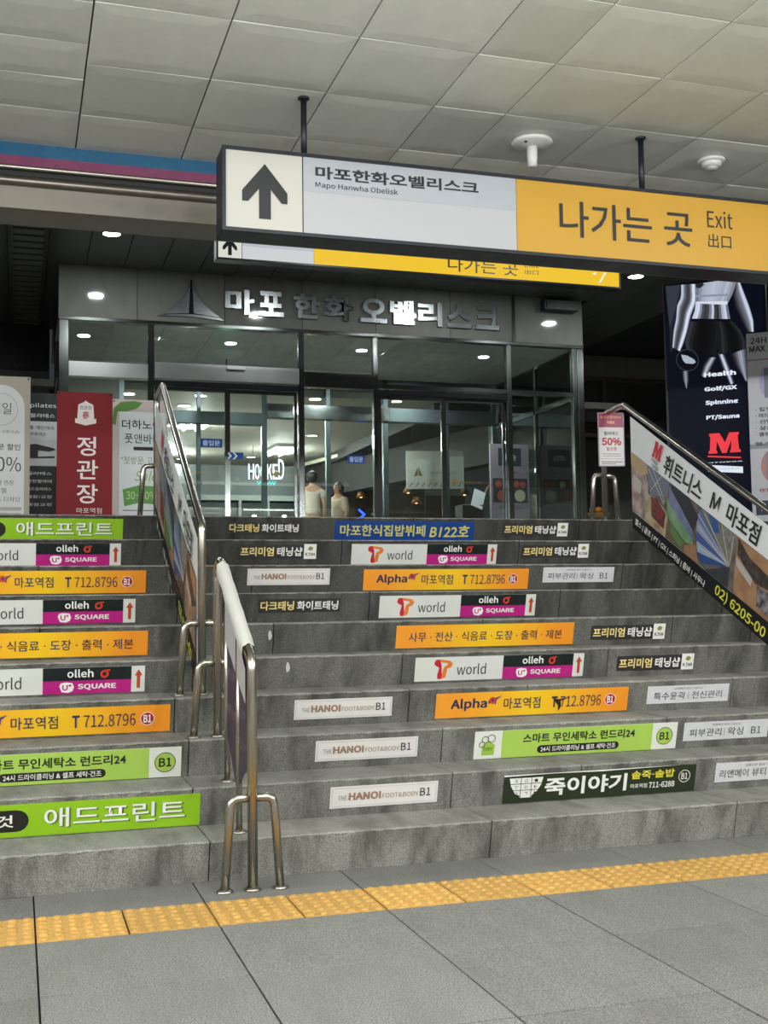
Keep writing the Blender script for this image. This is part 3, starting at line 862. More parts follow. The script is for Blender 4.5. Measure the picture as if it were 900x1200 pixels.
    tx('FITNESS', 0.185, 0.68, 0.80, 0.09, mat('#3a3d44', 0.4), 0.02)
    tx('CENTER', 0.185, 0.84, 0.96, 0.09, mat('#3a3d44', 0.4), 0.02)
    tx('휘트니스', 0.275, 0.22, 0.87, 0.50, INK, 0.02)
    tx('M', 0.635, 0.25, 0.80, 0.10, INK, 0.02)
    tx('마포점', 0.74, 0.16, 0.86, 0.36, INK, 0.02)
    tx('헬스 | 골프 | PT | GX | 스피닝 | 줌바 | 사우나', 0.02, 0.22, 0.72, 0.96, WINK, 0.015, B)
    tx('02) 6205-00', 0.645, 0.12, 0.85, 0.56, mat('#e3dc4e', 0.4), 0.02, B)
    tag(o, label, 'banner', 'fitness centre banners on the handrails')
    return o
gym_banner(4.135, 'bright slanted fitness centre banner hanging on the right handrail', 2.40, 1.54, smax=1.2)
gym_banner(0.845, 'slanted fitness banner seen edge-on on the left long handrail', 2.44, 1.44, yfar=7.66)

# small cloth banner in the short rail
def cloth_banner():
    bm = bmesh.new()
    pts = []
    ys = [5.22, 5.1, 4.98, 4.86, 4.74, 4.68]
    top = [0.89 + (y - 4.61) * 0.567 - 0.03 for y in ys]
    bot = [0.56, 0.44, 0.36, 0.37, 0.45, 0.52]
    cols_ = []
    for i, y in enumerate(ys):
        x = 0.004 * math.sin(i * 1.9)
        cols_.append([bm.verts.new((x, y, top[i] + (bot[i] - top[i]) * t / 4)) for t in range(5)])
    for A, B in zip(cols_, cols_[1:]):
        for t in range(4):
            bm.faces.new((A[t], A[t + 1], B[t + 1], B[t]))
    bmesh.ops.solidify(bm, geom=bm.faces[:], thickness=0.003)
    o = bm_obj('rail_banner', bm, mat('#5f5562', 0.6))
    o.location = (0.888, 0, 0)
    tag(o, 'mauve cloth banner with a white top tied inside the short handrail', 'banner')
    # white header folded over the rail
    bm = bmesh.new()
    rings = []
    for i in range(11):
        y = 5.30 - 0.62 * i / 10
        z = 0.89 + (y - 4.61) * 0.567
        rr = 0.0285 + 0.0015 * math.sin(i * 2.3)
        ring = [(-rr * 0.8, z - 0.045 - 0.01 * math.cos(i * 1.7)), (-rr, z - 0.02), (-rr * 0.9, z + 0.012), (0, z + rr), (rr * 0.9, z + 0.012), (rr, z - 0.015), (rr * 0.8, z - 0.04)]
        rings.append([bm.verts.new((a, y, b)) for a, b in ring])
    for A, B in zip(rings, rings[1:]):
        for k in range(6):
            bm.faces.new((A[k], A[k + 1], B[k + 1], B[k]))
    h_ = bm_obj('white_fold', bm, mat('#c9c8c2', 0.6), o, True)
    w_ = poly(o, 'white_header', [[(0, 0), (0.5, 0.0), (0.5, 0.14), (0, 0.22)]], mat('#b5b2b4', 0.6), 0)
    w_.matrix_local = Matrix(((0, 1, 0, -0.010), (-1, 0, 0, 5.20), (0, 0, 1, 0.97), (0, 0, 0, 1)))
    for v_ in w_.data.vertices:
        v_.co.z += -v_.co.x * 0.52
    lt = mat('#8a8290', 0.6)
    for y0, z0 in ((5.17, 0.82), (4.93, 0.68), (5.15, 0.66), (4.93, 0.55)):
        t_ = text(o, 'lettering', '사랑 건강', 0, 0, 0.2, 0.03, lt, 0, 0.0)
        t_.matrix_local = Matrix(((0, 1, 0, -0.012), (-0.92, 0, 0, y0), (-0.39, 0, 1, z0), (0, 0, 0, 1)))
    return o
cloth_banner()

# A-size notice clipped to the right rail's curve
def notice():
    o = sheet('rail_notice', 0.20, 0.40, mat('#dcdad8', 0.4), 0.003)
    bd = mat('#8d7f9d', 0.4)
    poly(o, 'border', frameq(0, 0, 0.2, 0.4, 0.006), bd, 2)
    poly(o, 'plum_header', [rc(0.006, 0.29, 0.194, 0.394)], mat('#9c2f52', 0.4), 1)
    text(o, 'lettering', '누구나 참여하는', 0.02, 0.355, 0.16, 0.02, mat('#e8a860', 0.4), 2, 0.02)
    text(o, 'lettering', '이벤트', 0.07, 0.315, 0.06, 0.022, mat('#f0c9a0', 0.4), 2, 0.02)
    text(o, 'lettering', '필라테스', 0.045, 0.23, 0.11, 0.03, INK, 2, 0.015)
    text(o, 'lettering', '50%', 0.025, 0.155, 0.15, 0.058, RED, 2, 0.04)
    text(o, 'lettering', '할인중', 0.06, 0.115, 0.08, 0.028, RED, 2, 0.012)
    poly(o, 'text_lines', [rc(0.03, 0.09, 0.17, 0.094), rc(0.03, 0.075, 0.17, 0.078), rc(0.012, 0.055, 0.188, 0.057), rc(0.02, 0.03, 0.18, 0.036), rc(0.02, 0.015, 0.13, 0.02)], mat('#6a6468', 0.4), 2)
    o.matrix_world = Matrix.Translation((4.075, 7.70, 2.085)) @ Matrix.Rotation(math.radians(-10), 4, 'Z')
    tag(o, 'small white and plum 50% notice clipped to the right handrail', 'notice')
notice()

# ------------------------------------------------------------------ HANGING SIGNS
def uparrow(cx, cy, s):
    return [[(cx - 0.030 * s, cy - 0.14 * s), (cx + 0.030 * s, cy - 0.14 * s), (cx + 0.030 * s, cy + 0.012 * s), (cx + 0.085 * s, cy - 0.055 * s), (cx + 0.115 * s, cy - 0.055 * s),
             (cx + 0.115 * s, cy + 0.0 * s), (cx, cy + 0.142 * s), (cx - 0.115 * s, cy + 0.0 * s), (cx - 0.115 * s, cy - 0.055 * s), (cx - 0.085 * s, cy - 0.055 * s), (cx - 0.030 * s, cy + 0.012 * s)]]
def hanging_sign(x, y, z, ln, hh, dp, em, label, rods, zc):
    t = thing('hanging_sign', label, 'sign', (x, y, z))
    box('housing', 0, ln, 0.012, dp, 0, hh, M_SIGNBOX, t, 0.006)
    fr = 0.018
    bm = bmesh.new()
    add_box(bm, 0, ln, 0, 0.014, 0, fr); add_box(bm, 0, ln, 0, 0.014, hh - fr, hh); add_box(bm, 0, fr, 0, 0.014, fr, hh - fr); add_box(bm, ln - fr, ln, 0, 0.014, fr, hh - fr)
    bm_obj('face_frame', bm, M_SIGNBOX, t)
    k = hh / 0.43
    a, b = 0.41 * k, 1.585 * k
    f = sheet('face_panel', a - fr - 0.003, hh - 2 * fr, mat('#dcdad0' if em > 0.3 else '#b9b7ae', 0.4, 0, em)); f.parent = t; f.location = (fr, 0.008, fr)
    poly(t, 'arrow', uparrow(0.215 * k, 0.212 * k, k), mat('#0f1316', 0.5), -6)
    f = sheet('face_panel', b - a - 0.006, hh - 2 * fr, mat('#cfd1d3' if em > 0.3 else '#a9abad', 0.4, 0, em)); f.parent = t; f.location = (a + 0.003, 0.008, fr)
    q = poly(t, 'grey_panel', [rc(a + 0.003, 0.235 * k, b - 0.003, hh - fr)], mat('#bcc0c6' if em > 0.3 else '#a0a4aa', 0.4, 0, em), -7)
    f = sheet('face_panel', ln - b - fr, hh - 2 * fr, mat('#f2c62e' if em > 0.3 else '#b98d26', 0.4, 0, em)); f.parent = t; f.location = (b, 0.008, fr)
    return t, k
t, k_ = hanging_sign(0.945, 5.62, 2.955, 5.55, 0.43, 0.19, 0.06, 'near black-framed exit sign hanging from the tiled ceiling', [], ZC)
SI = mat('#14181b', 0.5)
text(t, 'lettering', '마포한화오벨리스크', 0.475, 0.305, 0.89, 0.066, SI, -5, 0.028)
text(t, 'lettering', 'Mapo Hanwha Obelisk', 0.475, 0.253, 0.44, 0.036, SI, -5, 0.008)
text(t, 'lettering', '나가는 곳', 1.835, 0.12, 0.82, 0.20, SI, -5, 0.008)
text(t, 'lettering', 'Exit', 2.755, 0.245, 0.165, 0.10, SI, -5, 0.0)
text(t, 'lettering', '出口', 2.757, 0.13, 0.15, 0.08, SI, -5, 0.0)
for rx in (0.44, 2.40, 4.4):
    r_ = tube('hanger_rod', [(rx, 0.10, 0.43), (rx, 0.10, ZC - 2.955 - 0.0)], 0.016, M_SIGNBOX, t)
    lathe('rod_rosette', [(0.03, 0), (0.03, -0.008), (0.02, -0.014)], M_SIGNBOX, r_, (rx, 0.10, ZC - 2.955 - 0.002))
    
t2, k2 = hanging_sign(1.84, 11.3, 4.51, 4.47, 0.27 * 1.0, 0.15, 0.9, 'far brighter exit sign hanging from the dark soffit behind the near one', [], ZS)
text(t2, 'lettering', '마포한화오벨리스크', 0.475 * k2, 0.305 * k2, 0.89 * k2, 0.066 * k2, SI, -5, 0.028)
text(t2, 'lettering', '나가는 곳', 2.44, 0.055, 0.80, 0.15, SI, -5, 0.008)
text(t2, 'lettering', '出口', 3.32, 0.085, 0.16, 0.05, SI, -5, 0.0)
text(t2, 'lettering', 'Exit', 3.32, 0.16, 0.16, 0.06, SI, -5, 0.0)
poly(t2, 'white_scratch', [[(4.2, 0.05), (4.22, 0.05), (4.3, 0.17), (4.27, 0.17)], [(4.12, 0.15), (4.16, 0.13), (4.18, 0.17)]], mat('#f4f1e0', 0.4, 0, 0.9), -5)
for rx in (0.5, 2.2, 4.0):
    tube('hanger_rod', [(rx, 0.07, 0.27), (rx, 0.07, ZS - 4.51)], 0.012, M_SIGNBOX, t2)

# ------------------------------------------------------------------ CEILING FIXTURES
pw = mat('#d9d9d3', 0.4)
t = thing('ceiling_antenna', 'white disc antenna with a stem hanging from the ceiling above the sign', 'antenna', (2.755, 5.9, ZC - 0.012))
lathe('disc', [(0.03, 0.0), (0.112, -0.004), (0.118, -0.014), (0.10, -0.026), (0.05, -0.036), (0.03, -0.04)][::-1], pw, t, n=28)
lathe('stem', [(0.03, -0.036), (0.03, -0.09), (0.026, -0.15), (0.018, -0.155)][::-1], pw, t)
lathe('indicator', [(0.008, -0.02), (0.008, -0.034)][::-1], INK, t, c=(-0.06, -0.05, 0))
t = thing('smoke_detector', 'small round white smoke detector on the ceiling, upper right', 'smoke detector', (3.91, 5.88, ZC - 0.012))
lathe('base', [(0.075, 0), (0.08, -0.006), (0.078, -0.016), (0.06, -0.02)][::-1], pw, t, n=28)
lathe('body', [(0.058, -0.018), (0.058, -0.034), (0.048, -0.044), (0.03, -0.05)][::-1], pw, t, n=24)
lathe('sensor_ring', [(0.034, -0.046), (0.034, -0.058), (0.02, -0.064)][::-1], mat('#b9b9b2', 0.4), t, n=20)

for i, (x, y) in enumerate(HALL):
    o = thing('hall_fill_light', 'unseen suspended fluorescent fill light, %s' % ['left of the nearest row', 'middle of the nearest row', 'right of the nearest row', 'left of the second row', 'middle of the second row', 'right of the second row', 'left of the last row', 'right of the last row', 'far left, added for the banners, rear', 'far left, added for the banners, front'][i], 'ceiling light', (x, y, HALL_Z), group='unseen hall fill lights')
    for a in (-0.5, 0.5):
        tube('suspension_wire', [(a, 0, 0), (a, 0, ZC - HALL_Z)], 0.004, M_WHITE, o, 6)
    box('tray', -0.62, 0.62, -0.04, 0.04, -0.04, 0, M_WHITE, o)
    for yy in (-0.025, 0.025):
        tube('lamp_tube', [(-0.58, yy, -0.06), (0.58, yy, -0.06)], 0.014, mat('#fbfaf2', 0.5, 0, 8.0), o, 10)

LAMP = mat('#f4fbff', 0.5, 0, 14.0)
LAMPW = mat('#fff8ee', 0.5, 0, 12.0)
def downlight(x, y, z, label, grp, lamp):
    t = thing('downlight', label, 'ceiling light', (x, y, z), group=grp)
    bm = bmesh.new()
    n = 24
    rr = [(0.095, 0.0), (0.115, 0.0), (0.115, -0.006), (0.095, -0.010)]
    rings = [[bm.verts.new((r * math.cos(2 * PI * k / n), r * math.sin(2 * PI * k / n), zz)) for k in range(n)] for r, zz in rr]
    for A, B in zip(rings, rings[1:] + rings[:1]):
        for k in range(n):
            bm.faces.new((A[k], A[(k + 1) % n], B[(k + 1) % n], B[k]))
    bm_obj('trim_ring', bm, M_FRAME, t, True)
    lathe('lens', [(0.02, -0.001), (0.094, -0.001), (0.094, -0.007), (0.05, -0.009)][::-1], lamp, t, n=24)
DX = {0.93: 'at the far left', 3.13: 'above the first letters of the building name', 5.2: 'above the middle of the building name', 7.33: 'at the right end of the band', 0.9: 'left, hidden by the beam',
      3.1: 'second from the left, hidden by the beam', 7.3: 'second from the right, hidden by the beam', 9.4: 'far right beyond the glass box', -1.2: 'leftmost of all, outside the frame'}
lab = {0: 'round downlight in the dark soffit, upper left above the granite band', 3: 'round downlight in the dark soffit beside the far sign, right end'}
for i, (x, y) in enumerate(DOWN):
    downlight(x, y, ZS, lab.get(i) or 'soffit downlight, %s, %s' % (('rear row' if y > 12 else 'front row'), DX[x]), 'downlights in the dark soffit', LAMP)
LBX = ['nearest on the left', 'second on the left', 'middle of the right side', 'nearest on the right', 'deepest on the right', 'deep in the middle', 'deepest near the back wall', 'near the centre']
vl = ['leftmost', 'second from the left', 'third from the left', 'rightmost']
for i, (x, y) in enumerate(VEST):
    downlight(x, y, ZG, 'bright downlight inside the glass vestibule, ' + vl[i], 'downlights in the vestibule', LAMP)
for i, (x, y) in enumerate(LOBBY):
    downlight(x, y, 4.2, 'round downlight in the pale lobby ceiling, %s' % LBX[i], 'downlights in the lobby', LAMPW)

# ------------------------------------------------------------------ GRANITE BAND + BUILDING NAME
XL, XR = 0.42, 7.22
band = box('wall_front', XL + 0.01, XR - 0.01, YF + 0.03, YF + 0.2, ZG + 0.02, ZS - 0.001, M_BLACK)
tag(band, kind='structure')
jx = [XL, 1.33, 2.38, 3.35, 4.31, 5.32, 6.2, XR]
for a, b in zip(jx, jx[1:]):
    box('granite_panel', a + 0.003, b - 0.003, YF, YF + 0.03, ZG, ZS, M_BAND, band, 0.0015)
for xs_, nm in ((XL, 0), (XR, 1)):
    box('granite_return', xs_ if nm == 0 else xs_ - 0.03, xs_ + 0.03 if nm == 0 else xs_, YF + 0.031, YI, ZG, ZS, M_BAND, band)
box('granite_panel', 6.195, 6.225, YF - 0.02, YF, ZG, ZS, M_FRAME, band)
sg = thing('building_name_sign', 'stainless building name letters and sail emblem on the granite band', 'sign', (0, YF, 0))
ink = [('마', 2.38, 2.74), ('포', 2.79, 3.11), ('한', 3.24, 3.57), ('화', 3.62, 4.0), ('오', 4.10, 4.45), ('벨', 4.49, 4.82), ('리', 4.87, 5.20), ('스', 5.27, 5.60), ('크', 5.66, 5.99)]
for ch, a, b in ink:
    o = text(sg, 'letter', ch, a, 4.635, b - a, 0.31, M_LETTER, 0, 0.035, ext=0.02, depth=0.035)
def extr(parent, name, pts, m, d=0.03, y=0.0):
    bm = bmesh.new()
    A = [bm.verts.new((p[0], -d + y, p[1])) for p in pts]; B = [bm.verts.new((p[0], y, p[1])) for p in pts]
    bm.faces.new(A); bm.faces.new(B[::-1])
    for i in range(len(pts)):
        j = (i + 1) % len(pts); bm.faces.new((A[i], A[j], B[j], B[i]))
    return bm_obj(name, bm, m, parent)
cx = 1.97
left = [(cx - 0.01, 5.0)] + [(cx - 0.02 - 0.33 * (t_ ** 1.9), 4.98 - 0.40 * t_) for t_ in [i / 8 for i in range(1, 9)]] + [(cx - 0.18, 4.60), (cx - 0.03, 4.615)]
right = [(2 * cx - p[0], p[1]) for p in left]
extr(sg, 'emblem_sail', left, M_LETTER); extr(sg, 'emblem_sail', right, M_LETTER)
extr(sg, 'emblem_mast', [(cx - 0.008, 5.02), (cx + 0.008, 5.02), (cx + 0.022, 4.62), (cx - 0.022, 4.62)], M_DARKMET, 0.045)
extr(sg, 'emblem_wave', [(cx - 0.4, 4.565)] + [(cx - 0.36 + 0.09 * i, 4.575 + 0.028 * math.sin(PI * i / 8)) for i in range(9)] + [(cx + 0.4, 4.545), (cx, 4.575)], M_LETTER, 0.02)
t = thing('wall_speaker_box', 'small dark box mounted at the right end of the granite band', 'box', (6.60, YF, 4.93))
box('cabinet', 0, 0.5, -0.14, -0.001, 0, 0.14, mat('#0d1424', 0.4), t, 0.01)
box('front_grille', 0.03, 0.47, -0.15, -0.141, 0.02, 0.12, M_BLACK, t)

# ------------------------------------------------------------------ GLASS FRONT (outer) AND VESTIBULE
def frame_bar(p, nm, x0, x1, y0, y1, z0, z1, m=M_FRAME): return box(nm, x0, x1, y0, y1, z0, z1, m, p, 0.004)
M_HEAD = steel('brushed_header', '#b4b7b5', 0.3)
wf = thing('window_1', None, None, (0, 0, 0), kind='structure')
for x0, x1 in ((0.43, 0.54), (1.46, 1.53), (3.30, 3.37), (4.27, 4.33), (6.10, 6.17), (7.06, 7.12), (7.13, 7.22)):
    frame_bar(wf, 'mullion', x0, x1, YF, YF + 0.09, ZL, ZG)
frame_bar(wf, 'head_rail', XL, XR, YF - 0.02, YF + 0.1, ZG - 0.045, ZG - 0.002)
frame_bar(wf, 'door_header', 0.54, 1.46, YF - 0.005, YF + 0.12, 3.79, 3.97, M_HEAD)
frame_bar(wf, 'door_header', 1.53, 3.30, YF - 0.03, YF + 0.14, 3.80, 4.0, M_HEAD)
frame_bar(wf, 'door_header', 3.37, 4.27, YF, YF + 0.12, 3.78, 3.97)
frame_bar(wf, 'door_header', 4.33, 6.10, YF, YF + 0.12, 3.80, 3.86)
frame_bar(wf, 'transom_rail', 6.17, 7.06, YF, YF + 0.09, 3.80, 3.86)
frame_bar(wf, 'door_track', 1.53, 3.30, YF + 0.0, YF + 0.12, 3.72, 3.785, M_DARKMET)
frame_bar(wf, 'door_track', 4.33, 6.10, YF + 0.0, YF + 0.12, 3.72, 3.79, M_DARKMET)
for a, b in ((0.54, 1.46), (1.53, 3.30), (3.37, 4.27), (4.33, 6.10), (6.17, 7.06)):
    box('transom_pane', a, b, YF + 0.04, YF + 0.048, 4.0 if a < 4 else 3.87, ZG - 0.05, M_GLASS, wf)
for a, b in ((0.54, 1.46), (3.37, 4.27), (6.17, 7.06)):
    box('glass_pane', a, b, YF + 0.04, YF + 0.048, ZL, 3.79, M_GLASS, wf)
tag(box('sensor', 2.40, 2.62, YF - 0.07, YF - 0.031, 3.945, 3.985, mat('#d5d8d6', 0.4)), 'pale door sensor bar on the left steel door header', 'sensor')
# doors
def glass_door(x0, x1, name, y):
    d = thing(name, None, None, (x0, y, ZL), kind='structure')
    w_ = x1 - x0; h_ = 3.715 - ZL
    box('door_stile', 0, 0.035, 0, 0.035, 0, h_, M_FRAME, d); box('door_stile', w_ - 0.035, w_, 0, 0.035, 0, h_, M_FRAME, d)
    box('door_rail', 0.035, w_ - 0.035, 0, 0.035, 0, 0.09, M_FRAME, d); box('door_rail', 0.035, w_ - 0.035, 0, 0.035, h_ - 0.04, h_, M_FRAME, d)
    box('door_pane', 0.035, w_ - 0.035, 0.013, 0.021, 0.09, h_ - 0.04, M_GLASS, d)
    return d
glass_door(1.54, 2.42, 'door_1', YF + 0.03)
glass_door(2.42, 3.29, 'door_2', YF + 0.07)
glass_door(4.34, 5.22, 'door_3', YF + 0.03)
glass_door(5.23, 6.09, 'door_4', YF + 0.07)
# vestibule side walls and ceiling
for i, xs_ in enumerate((0.45, 7.17)):
    sw = thing('window_%d' % (i + 2), None, None, (0, 0, 0), kind='structure')
    box('glass_pane', xs_ - 0.004, xs_ + 0.004, YF + 0.1, YI, ZL, ZG - 0.05, M_GLASS, sw)
    frame_bar(sw, 'transom_rail', xs_ - 0.03, xs_ + 0.03, YF + 0.1, YI, 3.78, 3.86)
    frame_bar(sw, 'mullion', xs_ - 0.03, xs_ + 0.03, YI - 1.5, YI - 1.44, ZL, ZG)
vf = box('floor_vestibule', XL + 0.1, XR - 0.1, YF + 0.12, YI + 0.2, ZL + 0.0005, ZL + 0.004, mat('#a9a8a2', 0.25)); tag(vf, kind='structure')
vc = box('ceiling_vestibule', XL + 0.04, XR - 0.04, YF + 0.21, YI + 0.1, ZG, ZG + 0.05, mat('#4a4b48', 0.9))
tag(vc, kind='structure')
M_VC = granite('vestibule_ceiling', '#b4b5ae', '#bcbdb6', 5, 0.5, 0.0, 0.2, '#5e5f5a', 0.4)
for i in range(11):
    for j in range(4):
        x0 = XL + 0.05 + i * 0.61; y0 = YF + 0.22 + j * 0.68
        box('ceiling_tile', x0 + 0.003, x0 + 0.607, y0 + 0.003, y0 + 0.677, ZG - 0.012, ZG, M_VC, vc)
# exit lamp
t = thing('exit_lamp', 'small green illuminated exit sign hanging inside the vestibule', 'exit sign', (2.60, 15.9, 4.02))
box('housing', 0, 0.26, 0, 0.06, 0, 0.2, mat('#9aa09c', 0.4), t, 0.004)
poly(t, 'green_face', [rc(0.012, 0.012, 0.248, 0.188)], mat('#3fd08a', 0.4, 0, 1.6), 1)
poly(t, 'running_figure', [disc(0.15, 0.15, 0.014, 10), [(0.12, 0.13), (0.15, 0.125), (0.17, 0.09), (0.2, 0.05), (0.18, 0.045), (0.15, 0.08), (0.12, 0.03), (0.1, 0.035), (0.125, 0.09)]], mat('#e8fff4', 0.4, 0, 2.5), 2)
tube('hanger', [(0.13, 0.03, 0.2), (0.13, 0.03, 0.47)], 0.01, M_FRAME, t)

# inner front
wi = thing('window_4', None, None, (0, 0, 0), kind='structure')
for x0, x1 in ((1.35, 1.43), (2.46, 2.52), (3.42, 3.5), (4.40, 4.47), (5.30, 5.38), (6.3, 6.37), (7.1, 7.18)):
    frame_bar(wi, 'mullion', x0, x1, YI, YI + 0.08, ZL, 4.6, steel('inner_frame', '#5c6668', 0.35) if x0 == 1.35 else bpy.data.materials['inner_frame'])
IFR = bpy.data.materials['inner_frame']
frame_bar(wi, 'door_header', 1.43, 3.42, YI - 0.06, YI + 0.1, 3.72, 3.90, IFR)
frame_bar(wi, 'door_header', 3.5, 5.38, YI - 0.06, YI + 0.1, 3.84, 4.05, M_FRAME)
frame_bar(wi, 'door_header', 5.38, 7.1, YI - 0.06, YI + 0.1, 3.84, 4.05, IFR)
frame_bar(wi, 'head_rail', 0.46, 7.1, YI, YI + 0.08, ZG - 0.1, ZG, IFR)
for a, b in ((1.43, 2.46), (2.52, 3.42), (3.5, 4.40), (4.47, 5.30), (5.38, 6.3), (6.37, 7.1)):
    box('glass_pane', a, b, YI + 0.03, YI + 0.038, ZL, 4.4, M_GLASS, wi)
wl = box('wall_vestibule_left', 0.46, 1.35, YI, YI + 0.1, ZL, 4.4, mat('#8d8e86', 0.6)); tag(wl, kind='structure')

# door stickers on the outer glass
def door_plate(x, z, w_, label):
    o = sheet('door_plate', w_, 0.105, mat('#14408f', 0.35), 0.002)
    text(o, 'lettering', '출입문', w_ * 0.1, 0.02, w_ * 0.8, 0.066, mat('#c4d4e8', 0.4), 1, 0.02)
    o.location = (x, YF - 0.003, z); tag(o, label, 'sign', 'blue door plates')
door_plate(2.08, 2.99, 0.265, 'blue door plate on the left glass door')
door_plate(3.92, 2.835, 0.22, 'blue door plate on the glass right of centre')
o = sheet('chevron_sticker', 0.235, 0.085, mat('#134a86', 0.35), 0.002)
poly(o, 'chevron', [[(0.03 + i * 0.07, 0), (0.055 + i * 0.07, 0), (0.095 + i * 0.07, 0.043), (0.055 + i * 0.07, 0.085), (0.03 + i * 0.07, 0.085), (0.07 + i * 0.07, 0.043)] for i in range(2)], mat('#d7e6ee', 0.4), 1)
o.location = (2.375, YF - 0.003 + 0.04, 2.855); tag(o, 'blue sticker with white chevrons on the left glass door', 'sticker')
GOLD = mat('#8a7440', 0.4, 0.4)
for n_, (x, z, lb) in enumerate([(1.75, 2.66, 'leftmost'), (3.02, 2.66, 'middle'), (5.35, 2.60, 'rightmost')]):
    d = thing('gold_decal', 'gold triangle emblem and lettering band on the door glass, %s' % lb, 'decal', (x, YF + 0.026, z), group='gold decals on the glass')
    poly(d, 'triangle_emblem', [[(-0.1, 0), (-0.02, 0.13), (0.0, 0.16), (0.0, 0.02)], [(0.01, 0.02), (0.01, 0.16), (0.1, 0)]], GOLD, 0)
    text(d, 'lettering', '마포한화오벨리스크', 0.18, 0.01, 0.6, 0.06, GOLD, 0, 0.0)
    d.scale = (0.6, 1, 0.6)

# ------------------------------------------------------------------ LOBBY BEHIND
lf = box('floor_lobby', -2, 9.5, 17.17, 30, ZL - 0.1, ZL, mat('#8c8a84', 0.2)); tag(lf, kind='structure')
lc = box('ceiling_lobby', -2, 9.5, YI + 0.1, 30, 4.2, 4.3, mat('#b5b0a4', 0.7)); tag(lc, kind='structure')
lh = box('wall_lobby_head', 0.46, 7.2, YI + 0.09, YI + 0.12, 4.3, ZG + 0.1, mat('#6e6d68', 0.7)); tag(lh, kind='structure')
lb = box('wall_lobby_back', -2, 9.5, 27, 27.2, ZL, 4.2, mat('#a3a39a', 0.6)); tag(lb, kind='structure')
ll = box('wall_lobby_left', 0.9, 1.0, YI + 0.1, 27, ZL, 4.2, mat('#8f9088', 0.6)); tag(ll, kind='structure')
# dark bulkhead on the right, running back diagonally
def slab_diag(name, p0, p1, z0, z1, th, m, label=None, cat=None):
    d = Vector((p1[0] - p0[0], p1[1] - p0[1], 0)); L_ = d.length; a = math.atan2(d.y, d.x)
    bm = bmesh.new(); add_box(bm, 0, L_, 0, -th, z0, z1)
    o = bm_obj(name, bm, m); o.location = (p0[0], p0[1], 0); o.rotation_euler = (0, 0, a)
    return o
bh = slab_diag('wall_lobby_right', (7.5, YI + 0.15), (5.7, 26.9), 3.35, 4.2, 0.3, mat('#131110', 0.7)); tag(bh, kind='structure')
tag(slab_diag('trim_2', (7.3, YI + 0.15), (5.45, 26.9), 4.05, 4.12, 0.06, mat('#c7c0b0', 0.5)), kind='structure')
dk = box('wall_restaurant', 7.6, 9.4, 26.6, 26.9, ZL, 4.2, mat('#3a2e26', 0.7)); tag(dk, kind='structure')
box('dark_soffit', 6.2, 9.4, YI + 0.2, 26.6, 4.0, 4.19, mat('#1d1b1a', 0.6), dk)
box('wood_panelling', 5.9, 9.4, 24.0, 24.1, ZL, 3.4, mat('#4a3628', 0.6), dk)

# shop front at the back left
sh = thing('shop_front', 'neon-lit shop front with glass panels at the back of the lobby', 'shop', (0, 23.9, ZL))
SHD = mat('#23292c', 0.3)
box('wall', 2.2, 5.6, 0.2, 0.3, 0, 2.3, mat('#454b4c', 0.6), sh)
box('fascia', 3.3, 5.6, 0.0, 0.2, 1.55, 1.66, mat('#7f8482', 0.5), sh)
for a, b in ((2.45, 3.05), (3.5, 4.3), (4.42, 4.9), (5.0, 5.5)):
    box('shop_window', a, b, 0.02, 0.06, 0.1, 1.5, SHD, sh)
for a in (3.10, 4.34, 4.93):
    box('white_post', a, a + 0.06, -0.02, 0.06, 0, 1.55, mat('#7f8482', 0.5), sh)
sc_ = box('light_screen', 2.6, 3.0, -0.03, 0.01, 0.98, 1.78, mat('#9fb6c4', 0.4, 0, 0.8), sh)
f_ = text(sh, 'lettering', 'MADE', 4.48, 1.25, 0.30, 0.14, mat('#c9d2d4', 0.4, 0, 0.3), 4, 0.0)
text(sh, 'lettering', 'FRESH', 4.48, 0.98, 0.34, 0.14, mat('#c9d2d4', 0.4, 0, 0.3), 4, 0.0)
text(sh, 'lettering', 'EVERYDAY', 4.48, 0.71, 0.46, 0.14, mat('#c9d2d4', 0.4, 0, 0.3), 4, 0.0)
ne = thing('neon_sign', 'white neon shop name sign glowing behind the glass', 'neon sign', (4.28, 22.5, 3.52))
NE = mat('#eef0ff', 0.5, 0, 5.0)
x_ = 0
for ch, wd in zip('HOOKED', (0.13, 0.11, 0.13, 0.12, 0.11, 0.13)):
    text(ne, 'neon_letter', ch, x_, 0.012 * x_, wd - 0.02, 0.30 + 0.1 * (x_ > 0.55), NE, 0, 0.0, ext=0.01, depth=0.02); x_ += wd
poly(ne, 'teal_waves', [s for i in range(6) for s in strip([(0.18 + i * 0.06, -0.04), (0.21 + i * 0.06, -0.1), (0.24 + i * 0.06, -0.04)], 0.02)], mat('#36c9c9', 0.5, 0, 3.0), 0)
box('backing_bar', 0, 0.75, 0.03, 0.05, 0.1, 0.13, M_DARKMET, ne)
for a in (0.1, 0.65):
    tube('hanger', [(a, 0.04, 0.1), (a, 0.04, 0.68)], 0.006, M_DARKMET, ne)

# linear lobby lights
for i, (x, y, w_, l_) in enumerate([(2.6, 19.1, 0.5, 1.3), (4.78, 22.3, 0.55, 1.3)]):
    t = thing('linear_ceiling_light', ['twin-tube ceiling light just inside, nearer one on the left', 'twin-tube ceiling light farther back near the middle'][i], 'ceiling light', (x, y, 4.2))
    box('tray', 0, w_, 0, l_, -0.05, -0.001, M_WHITE, t)
    for a in (0.08, 0.3):
        tube('lamp_tube', [(a + 0.05, 0.05, -0.065), (a + 0.05, l_ - 0.05, -0.065)], 0.028, mat('#fbfdf6', 0.5, 0, 7.0), t)

